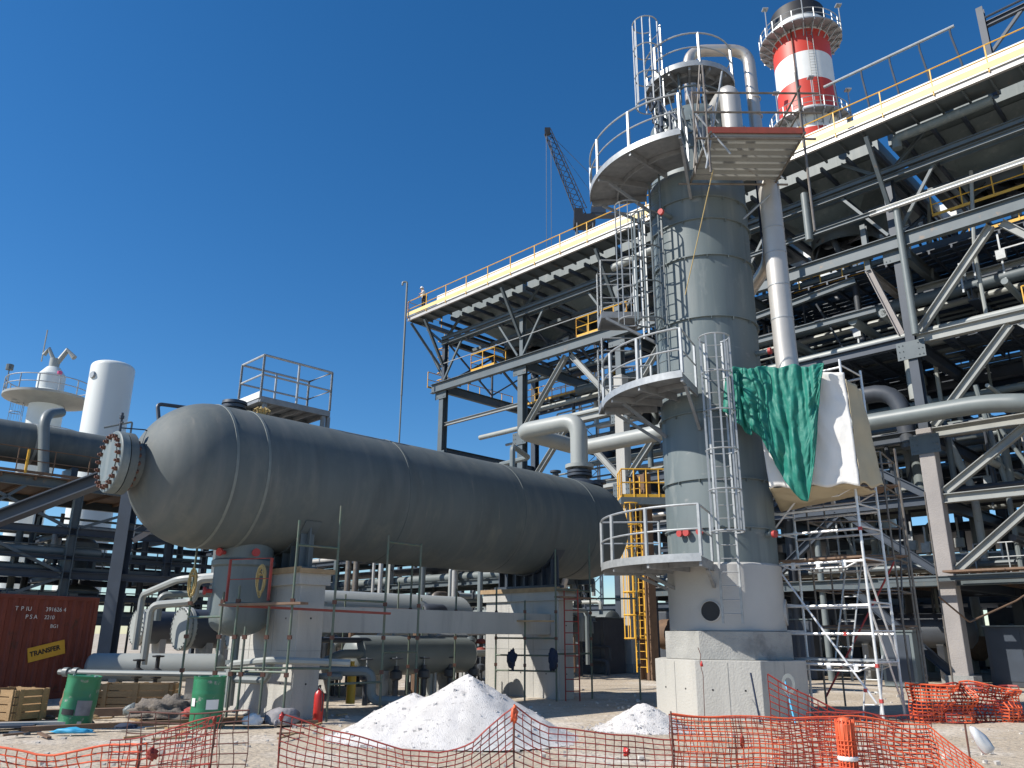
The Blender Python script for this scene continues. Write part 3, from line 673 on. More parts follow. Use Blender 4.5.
for k,uu in enumerate(us):
    if k==0: 
        off=D1*uu*BAY; o=c0; o.location=V(o.location)+off; o['label']=lb[uu]
    else: copy_tree(c0,tuple(D1*(uu-us[0])*BAY),lb[uu])
# vent header on the roof
m=MB().pipe([RK(2.3,.6,28.2),RK(-3.6,.6,28.0)],.06,8)
hd=one(MB().tube(RK(2.4,.6,27.4),RK(-3.5,.6,27.4),.07,8),'vent_header','galv','thin grey header pipe with slanting legs above the white roof deck','vent pipe')
for k in range(5):
    u=1.9-k*1.3
    m=MB().pipe([RK(u,.6,27.36),RK(u,.6,27.0),RK(u-.35,-.1,24.9),RK(u-.35,-.1,24.3)],.045,6); 
    o=m.build('slanting_leg','darkpipe',None); o.parent=hd; o.location=-hd.location
    m=MB().tube(RK(u-.35,-.1,24.2),RK(u-.35,-.1,24.6),.1,8); m.tube(RK(u-.35,-.1,24.35),RK(u-1.0,-.1,24.3),.05,6)
    o=m.build('isolation_valve','galv',None); o.parent=hd; o.location=-hd.location
for k,(u,z) in enumerate(((2.1,23.5),(.0,23.5),(-2.5,23.5),(-4.2,23.5))):
    m=MB().tube(RK(u,-.3,z),RK(u,-.3,z+.65),.17,14); m.lathe([(0,.78),(.25,.76),(.25,.66),(.17,.66)],RK(u,-.3,z),(0,0,1),18)
    one(m,'cooler_nozzle','galv',['short flanged nozzle on the roof deck nearest the striped chimney','short flanged nozzle on the roof deck, second from the striped chimney','short flanged nozzle on the roof deck below the vent header end','short flanged nozzle on the roof deck beside the dark post'][k],'nozzle','nozzles on the cooler deck')
m=MB().ibeam(RK(-4.6,.3,23),RK(-4.6,.3,27.4),.26,.3,.03,up=tuple(D2)); m.ibeam(RK(-4.6,.3,26.5),RK(-9,.3,26.6),.2,.24,.03); m.bar(RK(-4.6,.3,25.0),RK(-6,.3,26.4),.12); m.tube(RK(-9,.2,26.9),RK(-4.7,.2,26.8),.05,6)
one(m,'roof_gantry','dsteel','dark steel post and arm standing on the roof deck at the top right corner','gantry',smooth=False)
m=MB().pipe([RK(31.45,-2.3,17.0),RK(31.45,-2.3,25.35),RK(31.7,-2.5,25.35),RK(31.7,-2.5,25.1)],.07,8,2); m.tube(RK(31.45,-2.3,12.5),RK(31.45,-2.3,17.0),.055,8)
one(m,'goose_neck_pole','pipe','thin grey pole with a bent top at the far left end of the deck','pole')
# drain collector under the deck (right)
m=MB().pipe([RK(-.9,-1.0,21.6),RK(-.9,-1.0,22.1),RK(-4.6,-1.0,22.1)],.2,14,1); one(m,'drain_collector','tower','grey pipe with an open down-turned end hanging under the right part of the roof deck','pipe')
m=MB().pipe([RK(14.5,-.9,21.2),RK(10.5,-.9,21.5),RK(10.0,.5,21.5)],.22,14,2); one(m,'deck_duct','lightpipe','pale rounded pipe under the deck edge left of the upper column platform','pipe')
# ------------------------------------------------ pipes
def pipeob(pts,r,mt,label,group=None,bend=2.2,name='process_pipe',fl=None):
    m=MB().pipe(pts,r,14 if r>.12 else 8,bend,6)
    if fl:
        for p,d in fl: m.lathe([(r,-.06),(r*1.6,-.06),(r*1.6,.06),(r,.06)],p,tuple(d),20)
    return one(m,name,mt,label,'pipe',group)
nzp=VS(10.6,0,0)
pipeob([nzp+ZZ*7.05,nzp+ZZ*8.75,nzp+ZZ*8.75+D1*2.6-D2*.2,nzp+ZZ*8.7+D1*2.6+D2*3.2,nzp+ZZ*8.7+D2*3.2-D1*6.5],.3,'lightpipe','fat pale grey pipe looping from the vessel top and across to the column',bend=1.9,fl=[(nzp+ZZ*7.12,ZZ)])
pipeob([VS(8.0,-.6,6.3),VS(8.0,-.6,7.5),VS(9.8,-1.6,7.55),VS(9.8,-3.0,7.5)],.09,'pipe','thin bent grey pipe on the vessel crown left of the fat loop pipe')
# large pipes in front of / within rack
pipeob([RK(8,-1.3,10.0),RK(-2.6,-1.3,9.9),RK(-4.2,-1.3,9.6),RK(-4.3,2,9.3)],.34,'pipe','large grey pipe passing in front of the big right column and elbowing back',bend=2.2)
pipeob([RK(3.4,-.2,9.2),RK(3.4,-.2,11.3),RK(.9,.2,11.6),RK(.7,.2,9.0)],.36,'darkpipe','dark fat pipe arching over beside the white sheeted scaffold top',bend=3.4)
pipeob([RK(10,-1.8,8.5),RK(5.5,-1.2,8.4),RK(5.0,3,8.3)],.25,'pipe','grey pipe running behind the white sheet into the rack')
rnd=random.Random(11)
lv=[(13.75,.6,8.2,16),(9.85,.8,8.4,14),(11.4,3,8,6),(15.6,2,8,7),(18.25,2,8.2,6),(4.3,1.2,8.0,9),(7.15,.8,8,9),(9.9,10,16,5),(14.0,10,16,4),(4.3,10,16,4)]
for z,v0,v1,n in lv:
    for k in range(n):
        v=v0+(v1-v0)*(k+.5)/n; r=rnd.choice([.06,.09,.12,.16,.22,.28])
        ua=-14 ; ub=rnd.choice([14.7,14.7,20,24,27] if z>9 else [14.7,14.8])
        if rnd.random()<.25: ua=rnd.uniform(-4,5)
        dz=r+rnd.choice([0,0,.1])
        mt=rnd.choice(['pipe','pipe','darkpipe','lightpipe','lightpipe','steel','cladding'])
        pts=[RK(ua,v,z+dz),RK(ub,v,z+dz)]
        if rnd.random()<.5: pts+= [RK(ub,v,z+dz+rnd.choice([-2.2,1.6,-3.4]))]
        if ua>-10: pts=[RK(ua,v,z-2.5)]+pts
        pipeob(pts,r,mt,'grey pipe among the many lines lying lengthwise on the rack floors','lines lying on the rack floors')
for k in range(44):
    u=rnd.uniform(-7,15); v=rnd.uniform(1,8.5); z=rnd.choice([0,3.9,7,9.6,13.7]); r=rnd.choice([.05,.08,.1,.15])
    pipeob([RK(u,v,z),RK(u,v,z+rnd.choice([3.4,4.2,6.5])),RK(u+rnd.uniform(-1.5,1.5),v,z+rnd.choice([7,7.5]))],r,rnd.choice(['pipe','pipe','darkpipe','lightpipe']),'upright grey riser pipe between the rack floors','riser pipes in the rack')
# vertical drop pipes under deck near the column (right of it)
for k,(u,v,z0,z1,r,lab) in enumerate(((4.8,-1.6,14.6,22.0,.13,'light grey upright downpipe just right of the column scaffold deck'),(3.4,-.8,18.9,21.3,.17,'short grey downpipe under the roof deck right of the scaffold deck'),(-.35,-.55,13.4,19.1,.14,'grey upright pipe on the face of the big right rack column'))):
    m=MB().tube(RK(u,v,z0),RK(u,v,z1),r,12); one(m,'downpipe','pipe',lab,'pipe')
# equipment under the rack: shell exchangers, panels
for k,(u,v,z,l,r,mt,lab) in enumerate(((3,3.2,2.0,5,.7,'darkpipe','dark horizontal exchanger on the ground inside the rack behind the aluminium scaffold'),(12,3,1.8,6,.75,'rustbrown','rust coloured horizontal drum under the rack between the far pier and the pedestal'),(20,2,2.2,5,.8,'pipe','grey horizontal drum under the rack left of the far pier'))):
    m=MB().lathe([(0,-l/2-.3),(r*.7,-l/2-.2),(r,-l/2),(r,l/2),(r*.7,l/2+.2),(0,l/2+.3)],RK(u,v,z),tuple(D1),32)
    t=thing('heat_exchanger',tuple(RK(u,v,0)),lab,'heat exchanger')
    m.build('shell',mt,t)
    for s in (-1,1): MB().box(RK(u+s*l*.3,v,(z-r*.8)/2),(.25,1.1,z-r*.8),FR).build('saddle_support','concrete2',t,smooth=False)
for k,(u,v,w,d,h,mt,lab) in enumerate(((6.5,1.2,1.2,.7,2.4,'darkpipe','grey control cabinet standing under the rack right of the pedestal'),(-1.2,1.6,1.3,.5,2.1,'darkpipe','grey equipment cabinet standing just right of the big right rack column'),(15.8,-1.5,2.2,1.6,2.5,'darkpipe','dark site cabin standing between the far pier and the pedestal'),(1.6,-1.2,1.2,.9,1.9,'tower','small grey electrical kiosk on the ground left of the big right rack column'))):  # darkpipe bodies: shade under the rack put into the cabinet paint
    m=MB().box(RK(u,v,h/2),(w,d,h),FR); t=thing('equipment_cabinet',tuple(RK(u,v,0)),lab,'cabinet'); m.build('body',mt,t,smooth=False,bevel=.02)
    MB().box(RK(u-.0,v-d/2-.012,h*.52),(w*.8,.02,h*.85),FR).build('door','dsteel',t,smooth=False)
    MB().box(RK(u,v,h+.03),(w+.1,d+.1,.05),FR).build('roof','tower',t,smooth=False)
# back walls of clutter: pipe bundles behind rack at ground level
for k in range(24):
    u=rnd.uniform(4,30); v=rnd.uniform(-4,6); h=rnd.uniform(3,9); r=rnd.choice([.06,.09,.13,.2])
    if v<-1 and u<12: v=1
    p=RK(u,v,0)
    pipeob([p,p+ZZ*h,p+ZZ*h+D2*rnd.uniform(1,4)*rnd.choice([-.3,1])],r,rnd.choice(['pipe','lightpipe','darkpipe','galv']),'upright grey pipe in the pipework under the vessel and rack','upright pipes behind the vessel piers')
for k in range(14):
    z=rnd.choice([.6,1.2,2.4,3.3,4.2,5.0]); v=rnd.uniform(-6,-1); r=rnd.choice([.06,.1,.15,.2]); u0=rnd.uniform(13,17)
    pipeob([RK(u0,v,z-.6),RK(u0,v,z),RK(u0+rnd.uniform(6,14),v,z)],r,rnd.choice(['pipe','lightpipe','darkpipe','lightpipe']),'level grey pipe in the pipework behind the vessel piers','level pipes behind the vessel piers')
# clutter between floors: hangers, instrument stands, small platforms
rc=random.Random(31)
def clutter():
    t=bpy.data.objects['pipe_rack']
    for k in range(98):
        u=rc.uniform(-8,14.5); v=rc.uniform(.6,8); z=rc.choice([4.0,7.0,9.7,13.6,15.4]); h=rc.uniform(1.2,3.2)
        p=RK(u,v,z); m=MB(); m.bar(p,p+ZZ*h,.07); 
        if rc.random()<.6: m.bar(p+ZZ*h*.7,p+ZZ*h*.7+D1*rc.uniform(-1.5,1.5),.06)
        if rc.random()<.4: m.box(p+ZZ*(h*.6),(.35,.25,.4),FR)
        m.build('pipe_support',rc.choice(['steel','galv','galv','dsteel','lightsteel']),t,smooth=False)
    for k in range(26):
        u=rc.uniform(-8,13); v=rc.uniform(.6,7); z=rc.choice([4.05,9.75,13.65]); m=MB(); handrail(m,[RK(u,v,z),RK(u+rc.uniform(2,4),v,z)],1.1,1.0,.025,toe=False); m.build('grey_railing',rc.choice(['galv','steel']),t)
    for k in range(24):
        u=rc.uniform(-8,13); z=rc.choice([4.3,7.2,10.1,14.1]); r=rc.choice([.08,.13,.2])
        pipeob([RK(u,.3,z+.9),RK(u,7.5,z+.9),RK(u,7.5,z-.2)],r,rc.choice(['pipe','lightpipe','darkpipe']),'grey pipe crossing from the front to the back of the rack','pipes crossing the rack')
clutter()
# pipe trestle between the vessel and the rack
def trestle():
    t=thing('pipe_trestle',tuple(RK(24,-7,0)),'low steel pipe trestle crammed with grey pipes, seen under the belly of the big vessel','pipe rack')
    for u in (14,19,24,29,34,39):
        for v in (-8,-5): MB().ibeam(RK(u,v,0),RK(u,v,5.6),.24,.26,.02,up=tuple(D2)).build('column','lightsteel' if v<-7 and u in(19,24) else 'steel',t,smooth=False)
        for z in (2.4,4.0,5.4): MB().ibeam(RK(u,-7.8,z),RK(u,-5.2,z),.2,.22,.02).build('cross_beam','steel',t,smooth=False)
    for v in (-8,-5):
        for z in (2.4,4.0,5.5): MB().ibeam(RK(13,v,z),RK(41,v,z),.2,.24,.02).build('longitudinal_beam','steel' if z<5 else 'dsteel',t,smooth=False)
    rr=random.Random(77)
    for z in (2.4,4.0,5.5):
        for k in range(6):
            r=rr.choice([.07,.1,.14,.2]); v=-7.6+k*.48
            pipeob([RK(13.3+rr.uniform(0,1),v,z+.12+r-1.2),RK(13.5+rr.uniform(0,1),v,z+.12+r),RK(40,v,z+.12+r)],r,rr.choice(['pipe','lightpipe','pipe','cladding']),'grey pipe lying on the low trestle under the belly of the vessel','pipes on the low trestle')
    for k in range(26):
        u=13.5+k*.9+rr.uniform(-.4,.4); v=rr.uniform(-9,-8.3); h=rr.choice([3.5,4.6,5.8,6.4]); r=rr.choice([.05,.08,.12,.16])
        pipeob([RK(u,v,0),RK(u,v,h),RK(u,v+1.5,h)],r,rr.choice(['lightpipe','pipe','galv','cladding','scafgrey']),'upright pipe standing in front of the low trestle under the vessel','upright pipes before the low trestle')
    for z in (4.3,5.85):  # solid decks added to shade the ground under the trestle
        m=MB()
        for j in range(5): m.box(RK(27,-7.75+j*.62,z+.55),(27,.5,.03),FR)
        m.build('shade_deck','dsteel',t,smooth=False)
    for k in range(5):
        u=16+k*3.6; t2=thing('pump_skid',tuple(RK(u,-9.6,0)),'dark pump set on a plinth on the ground under the low trestle','pump','pumps under the low trestle')
        MB().box(RK(u,-9.6,.2),(1.8,.8,.4),FR).build('plinth','concrete2',t2,smooth=False)
        MB().lathe([(0,-.5),(.3,-.48),(.32,.3),(.15,.4),(.1,.7),(.3,.72),(.34,.95),(0,1.0)],RK(u,-9.6,.85),tuple(D1),20).build('motor',rr.choice(['darkpipe','rustbrown','redoxide']),t2)
        MB().pipe([RK(u+.75,-9.6,.9),RK(u+.75,-9.6,2.0),RK(u+.75,-8.2,2.0)],.1,10).build('discharge_pipe','pipe',t2)
trestle()

for k in range(7):  # skids added so that less bright ground shows under the vessel
    s=1.6+k*1.5; tt=-3.2-1.2*(k%2)-k*.15; p=VS(s,tt,0); h=(1.3,1.9,1.1,1.6,2.1,1.2,1.7)[k]
    t=thing('shading_skid',tuple(p),'dark boxed skid with a small drum on top, added to shade the ground beneath the vessel','machine','added shading skids beneath the vessel')
    MB().box(p+ZZ*.12,(1.3,.9,.24),(D2,D1,ZZ)).build('plinth','concrete2',t,smooth=False)
    m=MB()
    for a in (-.5,.5):
        for b in (-.35,.35): m.bar(p+D2*a+D1*b+ZZ*.24,p+D2*a+D1*b+ZZ*h,.07)
    for zz in (.6,h): m.box(p+ZZ*zz,(1.1,.8,.05),(D2,D1,ZZ))
    m.build('frame',('steel','dsteel','rustbrown')[k%3],t,smooth=False)
    MB().lathe([(0,-.5),(.2,-.45),(.26,-.35),(.26,.35),(.2,.45),(0,.5)],p+ZZ*(h+.28),tuple(D2),20).build('drum',('pipe','darkpipe','redoxide')[k%3],t)
    MB().lathe([(0,-.3),(.2,-.28),(.2,.28),(0,.3)],p+ZZ*.85,tuple(D1),18).build('motor','darkpipe',t)
# small pipework, valves and stands on the ground under the vessel
rv=random.Random(91)
for k in range(22):
    s=rv.uniform(.9,11.5); tt=rv.uniform(-4.5,-.5); h=rv.uniform(.7,2.6); r=rv.choice([.035,.05,.07,.1])
    d=rv.choice([D1,D2,-D2]); L=rv.uniform(.6,2.2)
    pipeob([VS(s,tt,0),VS(s,tt,h),VS(s,tt,h)+d*L,VS(s,tt,h*.3)+d*L],r,rv.choice(['pipe','lightpipe','darkpipe','galv','rustbrown']),'small bent pipe in the low pipework beneath the vessel','small pipes beneath the vessel')
for k in range(14):
    s=rv.uniform(1.0,11); tt=rv.uniform(-4,-.8); p=VS(s,tt,0); h=rv.uniform(.6,1.5)
    t=thing('control_valve',tuple(p),'control valve with a round top on the low pipework beneath the vessel','valve','control valves beneath the vessel')
    m=MB().tube(p,p+ZZ*h,.05,8); m.lathe([(.05,h*.5),(.14,h*.55),(.14,h*.68),(.05,h*.72)],p,(0,0,1),14); m.build('body','darkpipe',t)
    MB().lathe([(.03,h),(.16,h+.02),(.18,h+.08),(.12,h+.16),(0,h+.18)],p,(0,0,1),16).build('actuator',rv.choice(['redoxide','steel','yellow','darkpipe']),t)
for k in range(14):
    s=rv.uniform(-1,12); tt=rv.uniform(-6,-1.5) ; p=VS(s,tt,0)
    one(MB().tube(p,p+ZZ*rv.uniform(2.4,3.3),.026,6),'scaffold_standard','scafgreen','thin green scaffold tube standing upright beneath the vessel','scaffold tube','scaffold tubes beneath the vessel')
# mid-ground low equipment behind piers
def hdrum(c,ax,l,r,mt,lab,name='storage_drum',cat='drum vessel',sup=True):
    t=thing(name,(c[0],c[1],0),lab,cat); c=V(c); a=V(ax).normalized()
    prof=[(.01,-l/2-r*.4),(r*.5,-l/2-r*.35),(r*.85,-l/2-r*.2),(r,-l/2),(r,l/2),(r*.85,l/2+r*.2),(r*.5,l/2+r*.35),(.01,l/2+r*.4)]
    MB().lathe(prof,c,tuple(a),32).build('shell',mt,t)
    if sup:
        for s in (-.3,.3):
            h=c.z-r*.75; MB().box(c+a*(l*s)-ZZ*(r*.75+h/2),(.2,r*1.4,h),(a,a.cross(ZZ)*-1,ZZ)).build('saddle','concrete2',t,smooth=False)
    return t
hdrum(VS(5.5,-4.5,2.1),D2,7.5,.85,'lightpipe','pale grey horizontal drum half hidden behind the long concrete beam')
hdrum(VS(4.6,-1.0,1.15),D2,3.8,.5,'pipe','dark grey low drum on the ground between the two vessel piers')
m=MB().pipe([VS(.7,-.6,.35),VS(1.1,-.6,.35),VS(1.3,-.6,.9),VS(2.0,-.6,1.2),VS(5.2,-.8,1.2)],.11,12); one(m,'ground_line','pipe','grey pipe rising from the ground beside the near pier and running behind it','pipe')
m=MB().tube(VS(1.9,.1,.1),VS(1.9,.1,.95),.11,12); m.tube(VS(1.9,.1,.95),VS(1.9,.1,1.05),.05,8); one(m,'yellow_bollard','yellow','yellow cylinder standing between the two piers behind the stone pile','bollard')
# valves assembly under beam
for k in range(5):
    p=VS(2.6+k*1.0,-.3-.1*k,0); t=thing('gate_valve',tuple(p),'black gate valve with a handwheel on the low pipework between the piers','valve','valves between the piers')
    m=MB().tube(p,p+ZZ*.9,.07,10); m.lathe([(.09,.55),(.16,.6),(.16,.75),(.09,.8)],p,(0,0,1),16); m.build('body','darkpipe',t)
    MB().lathe([(.14,1.06),(.16,1.07),(.16,1.09),(.14,1.1),(.14,1.06)],p,(0,0,1),20).build('handwheel','darkpipe',t); MB().tube(p+ZZ*.9,p+ZZ*1.12,.02,6).build('stem','galv',t)
# yellow ladder tower behind far pier
def ladder_tower():
    b=V((5.3,34.0,0)); t=thing('ladder_column',tuple(b),'yellow caged ladder and small yellow railed landing on a brown post, left of the grey column','ladder')
    d=-D2
    MB().ibeam(b+D2*.5,b+D2*.5+ZZ*8.4,.5,.6,.04,up=tuple(D1)).build('post','rustbrown',t,smooth=False)
    m=MB(); ladder(m,b,tuple(d),.3,8.2,.5,.03); l=m.build('ladder','yellow',t)
    m=MB(); cage(m,b,tuple(d),1.6,7.0,.4,.03); m.build('safety_cage','yellow',l)
    m=MB().box(b+V((.4,0,7.1)),(2.2,1.2,.3)); m.build('landing','steel',t,smooth=False)
    m=MB(); q=b+V((.4,0,7.25)); handrail(m,[q+V((-1.05,.6,0)),q+V((-1.05,-.55,0)),q+V((1.05,-.55,0)),q+V((1.05,.6,0))],1.2,.55,.035); m.build('handrail','yellow',t)
ladder_tower()
# ---------------------------------------------------------------- striped chimney
def chimney():
    c=V((27.1,62.6,0)); t=thing('striped_chimney',tuple(c),'tall round chimney in red and white bands with a black rim, rising behind the rack','chimney')
    r=2.55
    bands=[(0,36,'white'),(36,40,'red'),(40,42.4,'white'),(42.4,44.0,'white'),(44.0,46.7,'red'),(46.7,48.9,'white'),(48.9,52.4,'red'),(52.4,55.6,'white')]
    bands=[(0,38.5,'white'),(38.5,44.6,'red'),(44.6,46.8,'white'),(46.8,49.7,'red'),(49.7,52.6,'white'),(52.6,55.0,'red'),(55.0,56.7,'white')]
    for i,(a,b,mt) in enumerate(bands): MB().lathe([(r+.1,a),(r+.0,b)] if i==0 else [(r,a),(r,b)],c,(0,0,1),56).build('shaft_band',mt,t)
    MB().lathe([(r+.02,56.7),(r-.1,58.4),(r-.4,58.6),(r-.5,57.5)],c,(0,0,1),56).build('rim','black',t)
    for z,rr in ((55.2,3.7),(45.9,3.5)):
        m=MB().lathe([(r+.02,z),(rr,z),(rr,z+.12),(r+.02,z+.12)],c,(0,0,1),48)
        for k in range(24):
            a=k*15; d=V((math.cos(R(a)),math.sin(R(a)),0)); m.bar(c+d*(r)+ZZ*(z-1.0),c+d*(rr-.15)+ZZ*(z-.02),.08,.08); m.bar(c+d*r+ZZ*(z-.1),c+d*rr+ZZ*(z-.1),.08,.18)
        p=m.build('gallery','galv',t)
        m=MB(); m.arc(c,rr-.05,z+1.15,0,360,.04,48,5); m.arc(c,rr-.05,z+.6,0,360,.035,48,5)
        for k in range(24): q=c+V((math.cos(R(k*15))*(rr-.05),math.sin(R(k*15))*(rr-.05),z)); m.bar(q,q+ZZ*1.15,.07)
        m.build('handrail','galv',p)
        for a in (200,255,330):
            q=c+V((math.cos(R(a))*rr,math.sin(R(a))*rr,z)); m=MB().tube(q,q+ZZ*3.0,.05,5); m.box(q+ZZ*3.0,(.5,.5,.12)); m.build('lamp_mast','galv',p)
    d=V((math.cos(R(-128)),math.sin(R(-128)),0)); m=MB()
    m.bar(c+d*(r+.12)+ZZ*38,c+d*(r+.12)+ZZ*56,.09); m.build('conduit','bolt',t)
    d=V((math.cos(R(-95)),math.sin(R(-95)),0)); m=MB(); ladder(m,c+d*(r+.2),tuple(d),38,56,.5); m.build('ladder','steel',t)
chimney()
# ---------------------------------------------------------------- crane
def crane():
    c=V((10.9,109.5,0)); t=thing('tower_crane',tuple(c),'distant dark lattice crane with raised boom, above the roof deck railing','crane')
    def lattice(m,a,b,w0,w1,n,r=.08,up=(0,1,0)):
        a=V(a);b=V(b);d=(b-a).normalized(); y=V(up).cross(d).normalized(); z=d.cross(y); L=(b-a).length
        prev=None
        for i in range(n+1):
            w=(w0+(w1-w0)*i/n)/2; p=a+d*(L*i/n); q=[p+y*w+z*w,p-y*w+z*w,p-y*w-z*w,p+y*w-z*w]
            if prev:
                for k in range(4): m.bar(prev[k],q[k],r*1.6); m.bar(prev[k],q[(k+1)%4],r)
            prev=q
    m=MB(); lattice(m,c,c+ZZ*61.5,2.4,2.4,26,.1,(0,1,0)); m.build('mast','dsteel',t,smooth=False)
    m=MB(); tip=V((5.4,109.9,78.7)); root=c+V((-.4,0,64)); lattice(m,root,tip,1.6,1.0,14,.07); m.box(tip,(.9,.5,1.2)); m.build('boom','black',t,smooth=False)
    m=MB().box(c+ZZ*62.3,(3.2,2.4,1.6)); m.box(c+V((-.9,-.2,63.6)),(1.3,1.3,1.3)); m.build('slewing_cab','black',t,smooth=False)
    m=MB().box(c+V((3.8,0,63.4)),(5.2,1.2,.4)); m.box(c+V((5.6,0,62.7)),(1.2,1.6,1.8)); m.box(c+V((2.2,0,64.2)),(2.2,1.3,1.2)); m.build('counter_jib','dsteel',t,smooth=False)
    m=MB(); q=c+V((5.2,0,66.0)); m.bar(c+V((.5,0,63.5)),q,.12); m.tube(tip,q,.04,5); m.tube(tip+V((-.2,0,.2)),c+V((3.5,0,63.6)),.03,5); m.build('stay_rope','darkpipe',t)
    m=MB(); m.tube(tip+V((-.2,0,-.4)),tip+V((-.3,0,-24)),.035,4); m.tube(tip+V((.55,0,-1.6)),tip+V((.45,0,-24)),.035,4); m.box(tip+V((.1,0,-24.4)),(.9,.3,.9)); m.build('hoist_rope','darkpipe',t)
crane()
# ---------------------------------------------------------------- dense plant added behind the rack to block light and shade the ground
def rear_screen():
    t=thing('shade_structure',tuple(RK(5,30,0)),'dark low steel structure of floors added to shade the ground behind the pipe rack','steel structure')
    rr=random.Random(21)
    for u in range(-40,66,5):
        for v in (20,26,33): MB().ibeam(RK(u,v,0),RK(u,v,12.4),.36,.4,.03,up=tuple(D2)).build('column','dsteel',t,smooth=False)
    for z in (4.0,8.2,12.4):
        for v in (20,26,33): MB().ibeam(RK(-42,v,z),RK(61,v,z),.3,.4,.03).build('longitudinal_beam','dsteel',t,smooth=False)
        MB().box(RK(9.5,26.5,z-.3),(103,12.6,.06),FR).build('shade_slab','dsteel',t,smooth=False)  # slabs added overhead to keep the ground below in shade
    k=0
    labs='dark equipment skid added behind the pipe rack to block bright ground and sky'
    for u in range(-38,60,4):  # low wall of skids added to block the bright ground beyond
        h=rr.uniform(1.6,3.4); w=rr.uniform(1.8,3.2); v=rr.uniform(20.5,23); mt=rr.choice(['dsteel','darkpipe','pipe','steel'])
        t2=thing('blocking_skid',tuple(RK(u,v,0)),labs,'machine','added blocking skids behind the pipe rack')
        MB().box(RK(u,v,h/2),(w,1.6,h),FR).build('housing',mt,t2,smooth=False,bevel=.05)
        for s in (-.3,.1,.4): MB().box(RK(u+s*w,v-.83,h*.5),(w*.16,.05,h*.6),FR).build('louvre_panel','darkpipe',t2,smooth=False)
        MB().pipe([RK(u+w*.3,v-1.2,.1),RK(u+w*.3,v-1.2,h+.8),RK(u-w*.3,v-1.2,h+.8),RK(u-w*.3,v-1.2,h)],.12,8).build('pipework','pipe',t2)
    # second row of added blocking equipment closer, under the main rack rear bay
    for u in range(-30,14,5):
        r=rr.uniform(.45,.9); v=rr.uniform(11,15)
        t2=thing('blocking_exchanger',tuple(RK(u,v,0)),'horizontal exchanger added as blocking in the rear rack bay','heat exchanger','added exchangers in the rear rack bay')
        MB().lathe([(0,-2.1),(r*.7,-1.95),(r,-1.7),(r,1.7),(r+.08,1.7),(r+.08,1.85),(0,1.9)],RK(u,v,r+.6),tuple(D1),24).build('shell',rr.choice(['darkpipe','pipe','rustbrown']),t2)
        for s in (-1,1): MB().box(RK(u+s*1.1,v,.4),(.3,1.2,.8),FR).build('support','concrete2',t2,smooth=False)
    for k,u in enumerate(range(-26,40,4)):  # nearly continuous row added to close bright gaps at the horizon
        h=rr.uniform(2.9,3.6); t2=thing('blocking_skid',tuple(RK(u,18.6,0)),labs,'machine','added blocking skids behind the pipe rack')
        MB().box(RK(u,18.6,h/2+.1),(3.5,1.2,h-.2),FR).build('housing',rr.choice(['dsteel','darkpipe']),t2,smooth=False,bevel=.04)
        for s in (-.3,0,.3): MB().box(RK(u+s*3.4,17.96,h*.55),(.7,.05,h*.5),FR).build('louvre_panel',rr.choice(['darkpipe','steel','dsteel']),t2,smooth=False)
rear_screen()
